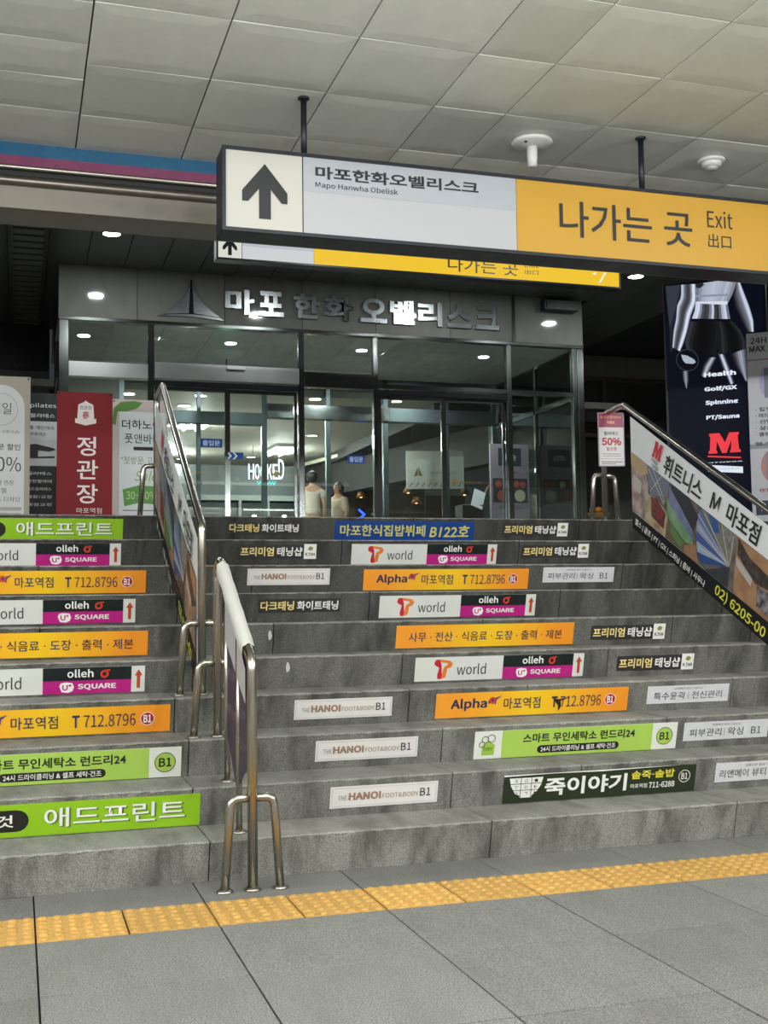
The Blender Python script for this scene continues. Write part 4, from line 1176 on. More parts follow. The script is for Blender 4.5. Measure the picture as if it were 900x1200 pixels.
# promotional board inside on the right
o = sheet('white_board', 0.95, 0.62, mat('#d7d6cc', 0.5, 0, 0.05), 0.03)
poly(o, 'triangle_emblem', [[(0.12, 0.2), (0.19, 0.36), (0.19, 0.22)], [(0.2, 0.22), (0.2, 0.36), (0.27, 0.2)]], GOLD, 1)
text(o, 'lettering', '마포한화오벨리스크', 0.4, 0.23, 0.42, 0.05, GOLD, 1, 0.0)
poly(o, 'hatch_marks', [s for i in range(9) for s in strip([(0.05 + i * 0.1, 0.03), (0.1 + i * 0.1, 0.1)], 0.012)], mat('#6f6a50', 0.5), 1)
o.matrix_world = Matrix.Translation((6.03, 18.0, 2.93)) @ Matrix.Rotation(math.radians(-12), 4, 'Z')
tag(o, 'white board with gold emblem hanging behind the right glass doors', 'board')
for a in (0.1, 0.85):
    tube('suspension_wire', [(a, 0.015, 0.66), (a, 0.015, 1.14)], 0.004, M_DARKMET, o)

# food menu stand
t = thing('menu_stand', 'tall menu stand with food pictures behind the right glass', 'stand', (6.47, 15.5, ZL))
box('board', 0, 0.60, 0, 0.04, 0, 1.68, mat('#8f8794', 0.5), t)
poly(t, 'dark_panel', [rc(0.12, 1.36, 0.48, 1.62)], mat('#26303c', 0.5), 1)
text(t, 'lettering', '세트메뉴', 0.2, 1.44, 0.2, 0.1, WINK, 2, 0.0)
text(t, 'lettering', '오늘의 메뉴', 0.15, 1.24, 0.3, 0.05, mat('#a04a44', 0.5), 2, 0.0)
poly(t, 'tray_picture', [rc(0.03, 0.83, 0.57, 1.18), rc(0.03, 0.35, 0.57, 0.6)], mat('#2c2b2a', 0.5), 1)
pink = mat('#a8564c', 0.5); crm = mat('#c9c3ac', 0.5)
poly(t, 'food_picture', [disc(0.12, 1.1, 0.055, 10), disc(0.40, 1.1, 0.05, 10), disc(0.5, 1.09, 0.05, 10), disc(0.18, 0.93, 0.085, 12), disc(0.13, 0.5, 0.06, 10), disc(0.46, 0.45, 0.05, 10)], pink, 2)
poly(t, 'food_picture', [disc(0.26, 1.1, 0.055, 10), disc(0.45, 0.93, 0.09, 9), disc(0.28, 0.48, 0.055, 10), disc(0.48, 0.54, 0.04, 8)], crm, 2)
text(t, 'lettering', '불고기 덮밥 정식', 0.12, 0.74, 0.36, 0.04, INK, 2, 0.0)
box('foot', 0.1, 0.5, -0.1, 0.14, -0.0, 0.02, M_DARKMET, t)
# kiosk lectern with paper
t = thing('kiosk', 'black lectern holding a tilted white paper behind the right door', 'lectern', (5.95, 15.3, ZL))
box('body', 0, 0.32, 0, 0.3, 0, 0.78, M_BLACK, t, 0.01)
o = box('paper', 0.04, 0.22, -0.02, -0.015, 0.0, 0.28, mat('#c9cfd2', 0.5), t); o.location = (0.08, 0, 0.78); o.rotation_euler = (math.radians(-20), math.radians(22), 0)
o = box('lamp_arm', 0.0, 0.02, 0.1, 0.12, 0.0, 0.34, mat('#a36f3c', 0.4), t); o.location = (0.28, 0, 0.78); o.rotation_euler = (0, math.radians(30), 0)
# flyers on glass
for i, (x, z, w_, h_) in enumerate([(6.62, 3.05, 0.42, 0.30), (6.62, 2.68, 0.40, 0.32)]):
    o = sheet('flyer', w_, h_, mat('#7f9592', 0.5), 0.002); o.location = (x + 0.1, 15.9, z)
    tag(o, ['upper pale green flyer on the right glass', 'lower pale green flyer on the right glass'][i], 'flyer', 'flyers on the glass')
    poly(o, 'text_lines', [rc(0.04, h_ - 0.08 - j * 0.05, w_ - 0.05, h_ - 0.07 - j * 0.05) for j in range(4)], mat('#4f5c5a', 0.5), 1)

# warm pendants and tables deep in the restaurant
for i, (x, y, z) in enumerate([(6.9, 20.5, 3.1), (7.4, 21.5, 3.0), (6.6, 22.6, 3.2), (7.9, 20.2, 3.05)]):
    t = thing('pendant_lamp', 'warm pendant lamp in the dim restaurant, %s' % ['second from the left', 'second from the right', 'leftmost and farthest', 'rightmost'][i], 'lamp', (x, y, z), group='warm pendants in the restaurant')
    lathe('shade', [(0.05, 0.12), (0.11, 0.0), (0.10, 0.0), (0.045, 0.11)], mat('#8a5a2a', 0.4, 0.4), t)
    lathe('bulb', [(0.02, 0.05), (0.035, 0.02), (0.02, 0.0)], mat('#ffc27a', 0.5, 0, 9), t)
    tube('cord', [(0, 0, 0.12), (0, 0, 4.0 - z)], 0.006, M_BLACK, t)
for i, (x, y) in enumerate([(6.5, 19.3), (7.6, 19.8)]):
    t = thing('restaurant_counter', 'dark wooden counter behind the right glass doors, %s' % ['nearer one', 'farther one'][i], 'counter', (x, y, ZL))
    box('cabinet', -0.5, 0.5, 0, 0.45, 0, 0.95, mat('#3a2a20', 0.5), t, 0.01); box('worktop', -0.54, 0.54, -0.04, 0.49, 0.95, 0.99, mat('#57402e', 0.4), t)
area('restaurant_lamp', (7.4, 21.0, 3.95), 1.2, 1.2, 14, (1.0, 0.7, 0.42))

# ------------------------------------------------------------------ PEOPLE in the lobby
def skin_obj(name, verts, edges, radii, m, parent=None, sub=2):
    me = bpy.data.meshes.new(name); me.from_pydata(verts, edges, []); me.update()
    o = link(name, me, m, parent)
    md = o.modifiers.new('skin', 'SKIN'); md.use_smooth_shade = True
    for i, r in enumerate(radii):
        me.skin_vertices[0].data[i].radius = (r if isinstance(r, tuple) else (r, r))
    me.skin_vertices[0].data[0].use_root = True
    s = o.modifiers.new('sub', 'SUBSURF'); s.levels = sub; s.render_levels = sub
    return o
def person(loc, rz, hgt, label, shirt, hairlong, sleeve, trouser):
    t = thing('person', label, 'person', loc, rz)
    s = hgt / 1.72
    V = [(0, 0, 0.95), (0, 0.0, 1.12), (0, 0.01, 1.30), (0, 0.0, 1.43), (0, -0.01, 1.50), (0, -0.02, 1.60), (0, -0.015, 1.68),
         (-0.16, 0, 1.40), (-0.215, 0.02, 1.14), (-0.20, -0.06, 0.90), (-0.20, -0.09, 0.80),
         (0.16, 0, 1.40), (0.215, 0.02, 1.14), (0.20, -0.08, 0.92), (0.19, -0.12, 0.82),
         (-0.09, 0, 0.86), (-0.10, -0.02, 0.48), (-0.10, 0.02, 0.08), (-0.10, -0.10, 0.03),
         (0.09, 0, 0.86), (0.10, 0.0, 0.48), (0.11, 0.04, 0.08), (0.11, -0.08, 0.03)]
    E_ = [(0, 1), (1, 2), (2, 3), (3, 4), (4, 5), (5, 6), (3, 7), (7, 8), (8, 9), (9, 10), (3, 11), (11, 12), (12, 13), (13, 14), (0, 15), (15, 16), (16, 17), (17, 18), (0, 19), (19, 20), (20, 21), (21, 22)]
    R = [(0.13, 0.10), (0.115, 0.085), (0.135, 0.095), (0.10, 0.075), 0.045, (0.075, 0.09), (0.06, 0.075), 0.05, 0.04, 0.03, 0.028, 0.05, 0.04, 0.03, 0.028, 0.08, 0.055, 0.036, 0.034, 0.08, 0.055, 0.036, 0.034]
    sc = lambda L_: [(x * s, y * s, z * s) for x, y, z in L_]
    skin_obj('body', sc(V), E_, R, mat('#b98d72', 0.6), t)
    # T-shirt
    Vs = [(0, 0, 0.92), (0, 0.0, 1.10), (0, 0.01, 1.30), (0, 0, 1.42), (-0.17, 0, 1.39), (-0.21, 0.01, 1.25 if not sleeve else 1.12), (0.17, 0, 1.39), (0.21, 0.01, 1.25 if not sleeve else 1.12)]
    Es = [(0, 1), (1, 2), (2, 3), (3, 4), (4, 5), (3, 6), (6, 7)]
    Rs = [(0.165, 0.13), (0.155, 0.12), (0.165, 0.12), (0.12, 0.09), 0.075, 0.072, 0.075, 0.072]
    skin_obj('shirt', sc(Vs), Es, Rs, mat(shirt, 0.8), t)
    Vt = [(0, 0, 0.93), (-0.09, 0, 0.84), (-0.10, -0.02, 0.48), (-0.10, 0.02, 0.12), (0.09, 0, 0.84), (0.10, 0, 0.48), (0.11, 0.04, 0.12)]
    skin_obj('trousers', sc(Vt), [(0, 1), (1, 2), (2, 3), (0, 4), (4, 5), (5, 6)], [(0.15, 0.12), 0.10, 0.075, 0.06, 0.10, 0.075, 0.06], mat(trouser, 0.8), t)
    bm = bmesh.new()
    bmesh.ops.create_uvsphere(bm, u_segments=20, v_segments=14, radius=1.0)
    for v in bm.verts:
        x, y, z = v.co
        v.co = Vector((x * 0.094 * s, (0.018 + y * 0.112) * s, (1.632 + z * 0.112) * s))
    bmesh.ops.delete(bm, geom=[f for f in bm.faces if f.calc_center_median().y < -0.03 * s and f.calc_center_median().z < 1.668 * s], context='FACES')
    if hairlong:
        pr_ = [(0.094, 1.63), (0.10, 1.52), (0.11, 1.42), (0.115, 1.30), (0.10, 1.20), (0.05, 1.14)]
        rings = []
        for r, z in pr_:
            yc = 0.05 if z > 1.5 else 0.095
            rings.append([bm.verts.new((r * math.cos(q) * s, (yc + 0.055 * math.sin(q)) * s, z * s)) for q in [2 * PI * k / 14 for k in range(14)]])
        for A, B in zip(rings, rings[1:]):
            for k in range(14):
                bm.faces.new((A[k], A[(k + 1) % 14], B[(k + 1) % 14], B[k]))
        bm.faces.new(rings[-1])
    bm_obj('hair', bm, mat('#121013', 0.5), t, True)
    for sx in (-1, 1):
        skin_obj('shoe', sc([(sx * 0.105, 0.05, 0.04), (sx * 0.105, -0.12, 0.035)]), [(0, 1)], [0.045, 0.04], M_BLACK, t)
    if True:
        skin_obj('nose', sc([(0, -0.105, 1.60), (0, -0.125, 1.585)]), [(0, 1)], [0.012, 0.014], mat('#b98d72', 0.6), t, 1)
        for sx in (-1, 1):
            lathe('eye', [(0.004, -0.008), (0.010, 0), (0.004, 0.008)], INK, t, (sx * 0.033 * s, -0.098 * s, 1.615 * s), 8)
            lathe('ear', [(0.006, -0.025), (0.014, 0), (0.006, 0.025)], mat('#b98d72', 0.6), t, (sx * 0.082 * s, -0.015 * s, 1.60 * s), 8)
        box('mouth', -0.022 * s, 0.022 * s, -0.107 * s, -0.100 * s, 1.553 * s, 1.560 * s, mat('#8a4a42', 0.6), t)
    # five fingers and thumb on each hand
    for sx, hx, hy, hz in ((-1, -0.20, -0.09, 0.80), (1, 0.19, -0.12, 0.82)):
        bm = bmesh.new()
        for q, (dx, ln) in enumerate(((-0.022, 0.06), (-0.008, 0.072), (0.007, 0.068), (0.021, 0.052))):
            add_tube(bm, sc([(hx, hy + dx, hz - 0.01), (hx + 0.004 * sx, hy + dx - 0.004, hz - 0.035 - ln * 0.5), (hx - 0.012 * sx, hy + dx - 0.01, hz - 0.03 - ln)]), [0.010, 0.009, 0.007], 6)
        add_tube(bm, sc([(hx, hy - 0.02, hz + 0.01), (hx - 0.01 * sx, hy - 0.045, hz - 0.015), (hx - 0.012 * sx, hy - 0.052, hz - 0.04)]), [0.011, 0.010, 0.008], 6)
        bm_obj('fingers', bm, mat('#b98d72', 0.6), t, True)
    return t
person((5.02, 20.3, ZL), math.radians(165), 1.76, 'person in a white T-shirt with short dark hair, back turned, behind the glass', '#d2c6b8', False, False, '#2b2b30')
person((5.58, 20.6, ZL), math.radians(-60), 1.60, 'person with long black hair and a cream top walking left behind the glass', '#c9b8a2', True, True, '#4a4740')
t = thing('blue_neon_strip', 'small blue zigzag light deep behind the glass doors', 'neon sign', (6.9, 23.8, 2.7))
poly(t, 'zigzag_tube', strip([(0, 0.35), (0.12, 0.25), (0.0, 0.15), (0.12, 0.05), (0.02, -0.05)], 0.045), mat('#2a4cff', 0.5, 0, 6), 0)
box('backing', -0.04, 0.16, 0.01, 0.03, -0.12, 0.4, M_BLACK, t)

# ------------------------------------------------------------------ RECESSED WALLS left and right of the glass box
def rwall(name, x0, x1, y, z0, z1, m): return tag(box(name, x0, x1, y, y + 0.15, z0, z1, m), kind='structure')
wr = rwall('wall_recess_right', 7.23, 13.98, 17.25, ZL, ZS, mat('#17130f', 0.6))
for a, b in ((7.3, 8.5), (8.5, 9.68), (9.68, 10.86), (10.86, 12.04), (12.04, 13.2)):
    box('granite_panel', a + 0.003, b - 0.003, 17.2, 17.25, 4.76, ZS, M_BAND, wr)
ws = thing('window_5', None, None, (0, 0, 0), kind='structure')
BR = mat('#3d3028', 0.4)
box('head_rail', 7.3, 13.2, 17.1, 17.2, 4.68, 4.75, BR, ws)
for x in (7.3, 8.6, 9.15, 10.6, 12.0):
    box('mullion', x, x + 0.06, 17.1, 17.2, ZL, 4.68, BR, ws)
box('transom_rail', 7.3, 13.2, 17.11, 17.19, 3.75, 3.81, BR, ws)
for a, b in ((7.36, 8.6), (8.66, 9.15), (9.21, 10.6), (10.66, 12.0)):
    box('glass_pane', a, b, 17.14, 17.148, ZL, 4.68, M_GLASS, ws)
box('dim_interior', 7.36, 13.0, 17.21, 17.24, ZL, 4.6, photo_mat('dim_interior', '#120d09', '#3a2413', 1.6), ws)
# warm table ornament seen by the storefront
t = thing('fruit_basket', 'small orange basket on a wooden stand behind the right handrail', 'basket', (8.55, 16.2, ZL))
box('stand', -0.25, 0.25, -0.2, 0.2, 0, 0.62, mat('#5a3820', 0.5), t, 0.01)
lathe('basket', [(0.12, 0.62), (0.18, 0.74), (0.17, 0.75), (0.1, 0.66)], mat('#8a6a3a', 0.7), t)
for i in range(6):
    lathe('orange_fruit', [(0.01, -0.05), (0.04, -0.035), (0.055, 0), (0.04, 0.035), (0.01, 0.05)], mat('#d07a22', 0.5), t, (0.1 * math.cos(i * 1.05), 0.1 * math.sin(i * 1.05), 0.79), 10)

wlft = rwall('wall_recess_left', -9, 0.4, 17.25, ZL, ZS, mat('#1b1f20', 0.4))
box('dark_panel', -9, 0.4, 17.2, 17.249, 4.46, ZS, mat('#0c0f11', 0.3), wlft)
box('grey_band', -9, 0.4, 17.18, 17.249, 4.02, 4.44, mat('#4d524f', 0.4), wlft)
box('bright_window', -1.2, 0.36, 17.2, 17.249, 3.4, 4.0, mat('#a9b0b0', 0.4), wlft)

# ------------------------------------------------------------------ STANDING BANNERS left
def stand_banner(x, y, w_, ztop, m, name, label, cat='banner', rz=0.0):
    h_ = ztop - ZL - 0.05
    o = sheet(name, w_, h_, m, 0.004)
    o.location = (x, y, ZL + 0.05); o.rotation_euler = (0, 0, rz)
    tag(o, label, cat)
    pole = tube('support_pole', [(w_ / 2, 0.03, -0.03), (w_ / 2, 0.03, h_)], 0.010, M_DARKMET, o)
    box('base_foot', w_ * 0.1, w_ * 0.9, -0.12, 0.2, -0.05, -0.025, M_DARKMET, o)
    for a in (0.012, w_ - 0.03):
        for b in (0.01, h_ - 0.03):
            poly(o, 'eyelet', [disc(a + 0.009, b + 0.009, 0.009, 10)], M_DARKMET, 5)
    return o, h_
# ginseng shop red banner
o, h_ = stand_banner(0.365, 12.3, 0.555, 3.30, mat('#7a0f17', 0.75), 'standing_banner', 'dark red standing banner with white Korean lettering and a crest')
WB = mat('#e3d9d4', 0.5)
text(o, 'lettering', '정', 0.20, h_ - 0.66, 0.19, 0.20, WB, 2, 0.012)
text(o, 'lettering', '관', 0.20, h_ - 0.90, 0.21, 0.20, WB, 2, 0.012)
text(o, 'lettering', '장', 0.20, h_ - 1.15, 0.21, 0.20, WB, 2, 0.012)
text(o, 'lettering', '마포역점', 0.20, h_ - 1.25, 0.25, 0.055, WB, 2, 0.0)
text(o, 'lettering', '02.715.2294', 0.13, h_ - 1.34, 0.38, 0.045, WB, 2, 0.02)
poly(o, 'crest', [[(0.20, h_ - 0.28), (0.21, h_ - 0.13), (0.24, h_ - 0.115), (0.27, h_ - 0.10), (0.285, h_ - 0.085), (0.30, h_ - 0.10), (0.33, h_ - 0.115), (0.36, h_ - 0.13), (0.37, h_ - 0.28), (0.39, h_ - 0.27), (0.39, h_ - 0.32), (0.285, h_ - 0.345), (0.18, h_ - 0.32), (0.18, h_ - 0.27)]], WB, 2)
text(o, 'lettering', '정관장', 0.225, h_ - 0.18, 0.12, 0.04, INK, 3, 0.0)
text(o, 'lettering', '蔘', 0.25, h_ - 0.28, 0.07, 0.08, RED, 3, 0.01)
# pale left poster with arch
o, h_ = stand_banner(-0.48, 12.5, 0.585, 3.47, mat('#a49b8c', 0.5), 'standing_banner', 'beige standing banner with a white arch at the left frame edge')
arch = rc(0.06, 0, 0.53, 1.45)[:2] + [(0.295 + 0.235 * math.cos(a), 1.42 + 0.235 * math.sin(a)) for a in [PI * i / 16 for i in range(17)]]
poly(o, 'white_arch', [[(0.06, 0.02), (0.53, 0.02)] + arch[2:]], mat('#cfd0ce', 0.5), 1)
tg = mat('#56524c', 0.5)
poly(o, 'ring', ringq(0.295, 1.40, 0.165, 0.168, 30), tg, 2)
text(o, 'lettering', '네일', 0.2, 1.35, 0.2, 0.12, tg, 2, 0.0)
text(o, 'lettering', '(전국매장 오픈기념)', 0.12, 1.15, 0.36, 0.035, tg, 2, 0.0)
text(o, 'lettering', '첫방문 할인', 0.13, 0.98, 0.36, 0.065, INK, 2, 0.01)
text(o, 'lettering', '50%', 0.16, 0.76, 0.34, 0.15, INK, 2, 0.0)
text(o, 'lettering', '케어 젤 연장', 0.15, 0.62, 0.28, 0.05, tg, 2, 0.0)
text(o, 'lettering', '손발 젤', 0.16, 0.54, 0.2, 0.05, tg, 2, 0.0)
text(o, 'lettering', '메이드 디자인', 0.15, 0.45, 0.34, 0.05, tg, 2, 0.0)
poly(o, 'grey_pill', [pill(0.1, 0.36, 0.51, 0.395), pill(0.1, 0.30, 0.51, 0.335)], mat('#a8a49a', 0.5), 2)
text(o, 'lettering', '010.4990.2038', 0.1, 0.215, 0.4, 0.045, INK, 2, 0.0)
# pilates poster
o, h_ = stand_banner(0.09, 13.2, 0.36, 3.43, mat('#c3c5c4', 0.5), 'standing_banner', 'black and white pilates banner between the beige and the red ones')
o.location.x = -0.12
poly(o, 'black_panel', [rc(0, h_ - 0.31, 0.36, h_)], mat('#14171a', 0.5), 1)
poly(o, 'black_panel', [rc(0, 0, 0.36, h_ - 0.80)], mat('#14171a', 0.5), 1)
text(o, 'lettering', 'pilates', 0.16, h_ - 0.17, 0.19, 0.06, WINK, 2, 0.0)
o2 = text(o, 'lettering', '필라테스', 0.16, h_ - 0.27, 0.18, 0.045, WINK, 2, 0.0)
text(o, 'lettering', '소그룹 개인레슨', 0.08, h_ - 0.40, 0.26, 0.04, INK, 2, 0.0)
text(o, 'lettering', '무료레슨', 0.16, h_ - 0.47, 0.12, 0.04, INK, 2, 0.0)
poly(o, 'exercise_picture', [[(0.12, h_ - 0.72), (0.14, h_ - 0.57), (0.2, h_ - 0.56), (0.33, h_ - 0.60), (0.35, h_ - 0.62), (0.3, h_ - 0.64), (0.22, h_ - 0.63), (0.22, h_ - 0.70), (0.34, h_ - 0.69), (0.34, h_ - 0.71)]], INK, 2)
for i, s_ in enumerate(['필라테스', '산전필라테', '키즈필라테스', '재활/교정', '체형교정']):
    text(o, 'lettering', s_, 0.14, h_ - 0.90 - i * 0.085, 0.18, 0.035, WINK, 2, 0.0)
for ch in [c for c in o.children]:
    pass
for v in o.data.vertices:
    v.co.x += 0.0
o.scale = (1.44, 1, 1); 
o.location.x = -0.12
# green foot shop banner behind the red one
o, h_ = stand_banner(1.0, 13.45, 0.62, 3.44, mat('#b7a9a2', 0.5), 'standing_banner', 'pale banner with a green leaf and paper inset beside the left handrail')
poly(o, 'green_leaf', [[(0.0, h_ - 0.28), (0.02, h_ - 0.10), (0.10, h_ - 0.03), (0.24, h_ - 0.015), (0.34, h_ - 0.03), (0.28, h_ - 0.10), (0.16, h_ - 0.14), (0.06, h_ - 0.14), (0.04, h_ - 0.3)]], mat('#4d7a2e', 0.5), 1)
poly(o, 'white_sheet', [rc(0.08, 0, 0.60, h_ - 0.14)], mat('#c9cfcd', 0.5), 2)
text(o, 'lettering', '더하노이', 0.11, h_ - 0.34, 0.44, 0.11, INK, 3, 0.01)
text(o, 'lettering', '풋앤바디', 0.14, h_ - 0.50, 0.40, 0.11, INK, 3, 0.005)
poly(o, 'dark_label', [rc(0.24, h_ - 0.58, 0.46, h_ - 0.54)], INK, 3)
text(o, 'lettering', '"첫방문 고객"', 0.10, h_ - 0.74, 0.46, 0.09, mat('#6f8a5a', 0.5), 3, 0.0)
text(o, 'lettering', 'Sale', 0.25, h_ - 0.93, 0.26, 0.12, mat('#7fa03c', 0.5), 3, 0.0, shear=0.3)
poly(o, 'green_brush', [[(0.12, h_ - 1.03), (0.3, h_ - 0.98), (0.5, h_ - 0.99), (0.52, h_ - 1.2), (0.3, h_ - 1.18), (0.14, h_ - 1.22)]], mat('#4f8a33', 0.5), 3)
text(o, 'lettering', '30~50%', 0.16, h_ - 1.14, 0.34, 0.09, mat('#b9d08a', 0.5), 4, 0.0)
poly(o, 'text_lines', [rc(0.12, h_ - 1.27, 0.55, h_ - 1.262)], INK, 3)

# ------------------------------------------------------------------ FITNESS LIGHTBOX right
def lightbox():
    p0 = Vector((5.40, 8.90, 0)); p1 = Vector((6.01, 8.38, 0))
    W_ = 0.82; Hh = 3.84 - ZL
    a = math.atan2(p1.y - p0.y, p1.x - p0.x)
    t = thing('advertising_lightbox', 'tall backlit black fitness advertisement with a red letter, right side', 'lightbox', (p0.x, p0.y, ZL), a)
    box('cabinet', -0.02, W_ + 0.02, 0.002, 0.12, 0, Hh + 0.02, M_BLACK, t, 0.005)
    EM = 0.9
    f = box('lit_face', 0, W_, -0.004, 0.002, 0.02, Hh, mat('#0a1020', 0.25, 0, 0.6), t)
    def L(cx_, cy_):
        x = cx_ / 4.444 - 9.0; y = cy_ / 4.444 + 320
        top = 336 - x * 0.118
        return (x / 141.0, Hh - (y - top) / 141.0)
    def pg(nm, pts, col, ly, e=EM): poly(t, nm, [[L(*p) for p in pts]], mat(col, 0.3, 0, e), 5 + ly)
    pg('grey_backdrop', [(45, 70), (200, 55), (200, 250), (150, 330), (60, 440), (58, 300)], '#1f252d', 0)
    pg('grey_backdrop', [(45, 70), (125, 62), (100, 180), (62, 300), (56, 240)], '#333a44', 1)
    def limb(nm, le, ri, tones, ly):
        # smooth strips between a left and a right outline, one grey tone each
        n = len(tones); m = max(len(le), len(ri))
        def res(pl):
            out = []
            for i in range(14):
                t_ = i / 13 * (len(pl) - 1); k = min(int(t_), len(pl) - 2); f = t_ - k
                out.append((pl[k][0] + (pl[k + 1][0] - pl[k][0]) * f, pl[k][1] + (pl[k + 1][1] - pl[k][1]) * f))
            return out
        A, B = res(le), res(ri)
        vs, fs, mi = [], [], []
        for i in range(14):
            for j in range(n + 1):
                f = j / n
                u, v = L(A[i][0] + (B[i][0] - A[i][0]) * f, A[i][1] + (B[i][1] - A[i][1]) * f)
                vs.append((u, -(5 + ly) * LAY, v))
        for i in range(13):
            for j in range(n):
                p = i * (n + 1) + j
                fs.append((p, p + n + 1, p + n + 2, p + 1)); mi.append(j)
        me = bpy.data.meshes.new(nm); me.from_pydata(vs, [], fs)
        o = link(nm, me, None, t)
        for k_, g in enumerate(tones):
            c_ = '#%02x%02x%02x' % (int(g * 0.93), int(g * 0.97), min(255, int(g * 1.06)))
            me.materials.append(mat(c_, 0.3, 0, EM))
        me.update()
        for p, k_ in zip(me.polygons, mi):
            p.material_index = k_
        return o
    limb('printed_arm', [(130, 62), (128, 130), (104, 180), (98, 250), (82, 320), (72, 410)], [(206, 58), (208, 150), (172, 240), (152, 325), (130, 390), (112, 432)], [205, 190, 130, 95, 75, 62, 70, 100, 160, 225, 238, 170], 1)
    limb('printed_arm', [(415, 60), (400, 130), (412, 190), (440, 260), (468, 318)], [(432, 26), (452, 90), (482, 180), (500, 256), (500, 318)], [30, 48, 70, 90, 105, 118, 150, 200, 225, 180], 2)
    limb('printed_leg', [(262, 462), (232, 505), (216, 560)], [(306, 460), (276, 520), (248, 578)], [30, 70, 120, 175, 190, 150, 90, 40], 1)
    limb('printed_leg', [(308, 436), (330, 510), (366, 608)], [(348, 446), (374, 520), (392, 598)], [40, 110, 190, 225, 170, 90, 40], 1)
    limb('printed_leg', [(380, 440), (405, 510), (440, 570)], [(455, 410), (457, 500), (458, 592)], [40, 70, 110, 150, 165, 130, 90], 1)
    limb('printed_leg', [(122, 540), (124, 590), (138, 636)], [(154, 540), (154, 590), (142, 636)], [70, 130, 160, 110, 50], 1)
    limb('printed_waist', [(204, 160), (198, 205), (178, 258)], [(370, 160), (376, 205), (384, 258)], [215, 225, 150, 80, 60, 70, 130, 205, 70, 50, 110, 190, 215, 120], 1)
    limb('printed_top', [(208, 58), (205, 110), (204, 166)], [(428, 26), (400, 110), (368, 172)], [120, 150, 175, 185, 190, 196, 190, 184, 176, 190, 170, 140], 2)
    pg('printed_top', [(206, 120), (378, 112), (374, 124), (206, 132)], '#8d93a6', 3)
    pg('printed_top', [(205, 156), (372, 152), (368, 172), (204, 166)], '#d8dcea', 3)
    pg('printed_hair', [(206, 56), (245, 52), (252, 64), (228, 82), (208, 78)], '#23252c', 4)
    limb('printed_shorts', [(178, 256), (158, 320), (140, 380), (150, 436)], [(314, 254), (320, 330), (316, 400), (296, 452)], [54, 34, 20, 13, 11, 12, 15, 20, 26], 3)
    limb('printed_shorts', [(314, 254), (320, 330), (316, 400), (318, 446)], [(384, 256), (432, 310), (456, 370), (452, 414)], [26, 44, 30, 18, 13, 12, 15, 26, 44], 3)
    pg('printed_shorts', [(178, 250), (384, 250), (386, 264), (176, 266)], '#080c16', 4)
    # dumbbell
    poly(t, 'printed_dumbbell', [[L(*q) for q in disc(150, 480, 60, 20)]], mat('#10141c', 0.3, 0, 0.5), 9)
    poly(t, 'printed_dumbbell', [[L(*q) for q in s_] for s_ in ringq(150, 480, 56, 61, 20)], mat('#3b424d', 0.3, 0, 0.6), 10)
    pg('printed_hand', [(118, 450), (150, 455), (185, 475), (195, 490), (180, 500), (140, 498), (125, 480)], '#aab4c2', 6)
    def tx(s_, cx0, cy0, cx1, cy1, col, bold, e=EM, sh=0.0):
        a_ = L(cx0, cy1); b_ = L(cx1, cy0)
        text(t, 'lettering', s_, a_[0], a_[1], b_[0] - a_[0], b_[1] - a_[1] - 0.0, mat(col, 0.3, 0, e), 14, bold, sh)
    tx('Health', 235, 526, 402, 572, '#e8f0ff', 0.05)
    tx('Golf/GX', 235, 606, 405, 654, '#e8f0ff', 0.05)
    tx('Spinning', 237, 680, 408, 730, '#e8f0ff', 0.05)
    tx('PT/Sauna', 240, 760, 412, 808, '#e8f0ff', 0.05)
    a_ = L(246, 988); b_ = L(412, 860)
    poly(t, 'red_m_emblem', fat_m(a_[0], a_[1], b_[0] - a_[0], b_[1] - a_[1]), mat('#f04048', 0.3, 0, EM), 14)
    pg('red_rule', [(240, 998), (412, 994), (412, 1002), (240, 1006)], '#f04048', 9)
    tx('FITNESS', 232, 1014, 420, 1040, '#e8f0ff', 0.04)
    pg('white_plate', [(240, 1048), (420, 1046), (420, 1080), (240, 1084)], '#dfe8f5', 9)
    tx('CENTER', 262, 1054, 404, 1074, '#24406e', 0.03)
lightbox()

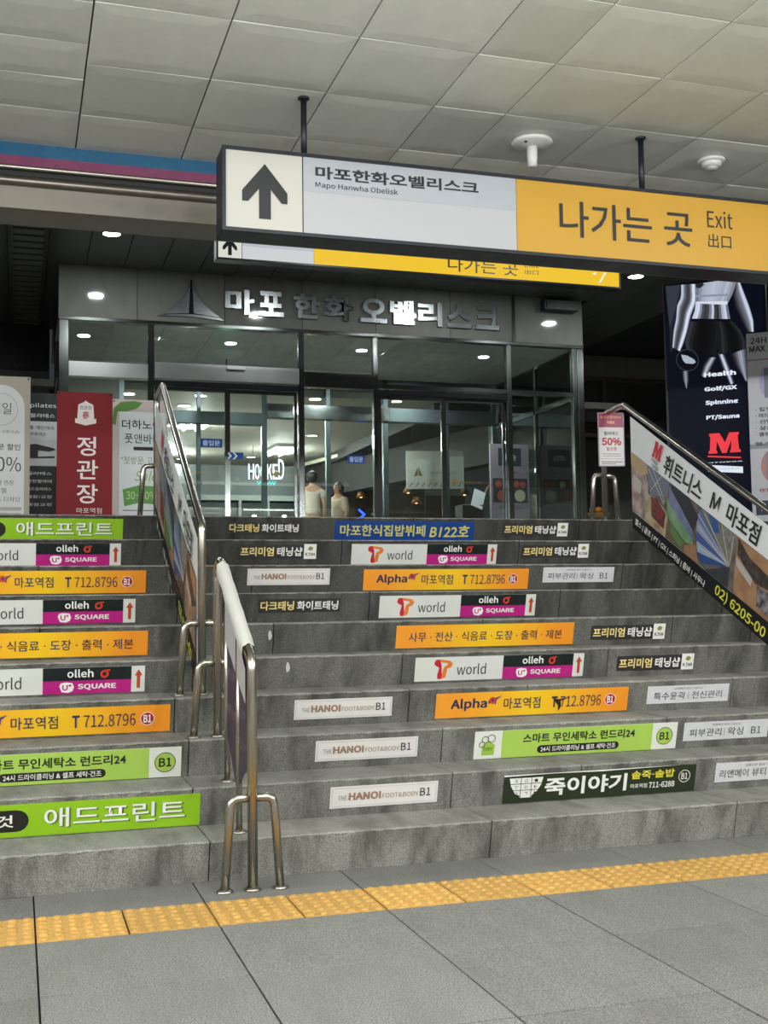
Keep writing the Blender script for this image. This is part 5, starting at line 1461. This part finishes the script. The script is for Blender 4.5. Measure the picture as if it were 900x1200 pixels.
# grey product poster at the right edge, nearer
def product_poster():
    p0 = Vector((5.78, 8.28, 0)); a = math.radians(-41)
    W_ = 0.62; zt = 3.30
    o = sheet('standing_banner', W_, zt - ZL, mat('#c3c4cb', 0.5), 0.005)
    o.location = (p0.x, p0.y, ZL); o.rotation_euler = (0, 0, a)
    hh = zt - ZL
    dk_ = mat('#2b2b33', 0.5); pr = mat('#9a80b8', 0.5)
    text(o, 'lettering', '24H', 0.03, hh - 0.09, 0.13, 0.05, dk_, 2, 0.015)
    text(o, 'lettering', 'MAX', 0.02, hh - 0.16, 0.13, 0.05, dk_, 2, 0.03)
    poly(o, 'clock_icon', ringq(0.24, hh - 0.08, 0.045, 0.05, 20) + [rc(0.238, hh - 0.08, 0.243, hh - 0.045), rc(0.24, hh - 0.083, 0.27, hh - 0.078)], dk_, 2)
    poly(o, 'plum_rule', [rc(0.0, hh - 0.23, W_, hh - 0.222)], mat('#8c4a66', 0.5), 2)
    poly(o, 'machine_glow', [disc(0.2, hh - 0.42, 0.11, 20, 0.15)], mat('#b3a6cc', 0.5), 1)
    poly(o, 'machine_picture', [rc(0.13, hh - 0.55, 0.19, hh - 0.30), rc(0.2, hh - 0.55, 0.26, hh - 0.30)], mat('#777c8c', 0.5), 2)
    poly(o, 'machine_glow', [disc(0.2, hh - 1.12, 0.12, 20, 0.15)], mat('#c08878', 0.5), 1)
    poly(o, 'machine_picture', [rc(0.12, hh - 1.22, 0.28, hh - 1.0)], mat('#8a86a0', 0.5), 2)
    poly(o, 'machine_picture', [rc(0.15, hh - 1.25, 0.24, hh - 0.98)], mat('#b7b3c9', 0.5), 3)
    for i, s_ in enumerate(['컬링 머신', '레드 라이트', '선탠 머신', '살균 램프', '쿨링 미스트']):
        text(o, 'lettering', '· ' + s_, 0.05, hh - 0.66 - i * 0.052, 0.26, 0.034, dk_, 2, 0.02)
    poly(o, 'grey_band', [rc(0, hh - 0.97 + 0.0, W_, hh - 0.93), ], mat('#90929a', 0.5), 1)
    text(o, 'lettering', '헬스장 무료 이용', 0.04, hh - 0.945, 0.5, 0.03, dk_, 2, 0.02)
    text(o, 'lettering', '렌탈 상담 환영', 0.06, hh - 1.33, 0.36, 0.03, mat('#9a3a40', 0.5), 2, 0.02)
    poly(o, 'navy_band', [rc(0.03, hh - 1.52, W_, hh - 1.40)], mat('#1e2542', 0.5), 2)
    text(o, 'lettering', '월 이용권 상담', 0.06, hh - 1.485, 0.4, 0.04, WINK, 3, 0.0)
    box('base_foot', 0.05, W_ - 0.05, -0.12, 0.15, 0, 0.025, M_DARKMET, o)
    tag(o, 'grey standing poster with machine pictures in front of the lightbox', 'banner')
product_poster()

bpy.data.scenes.remove(TSC)
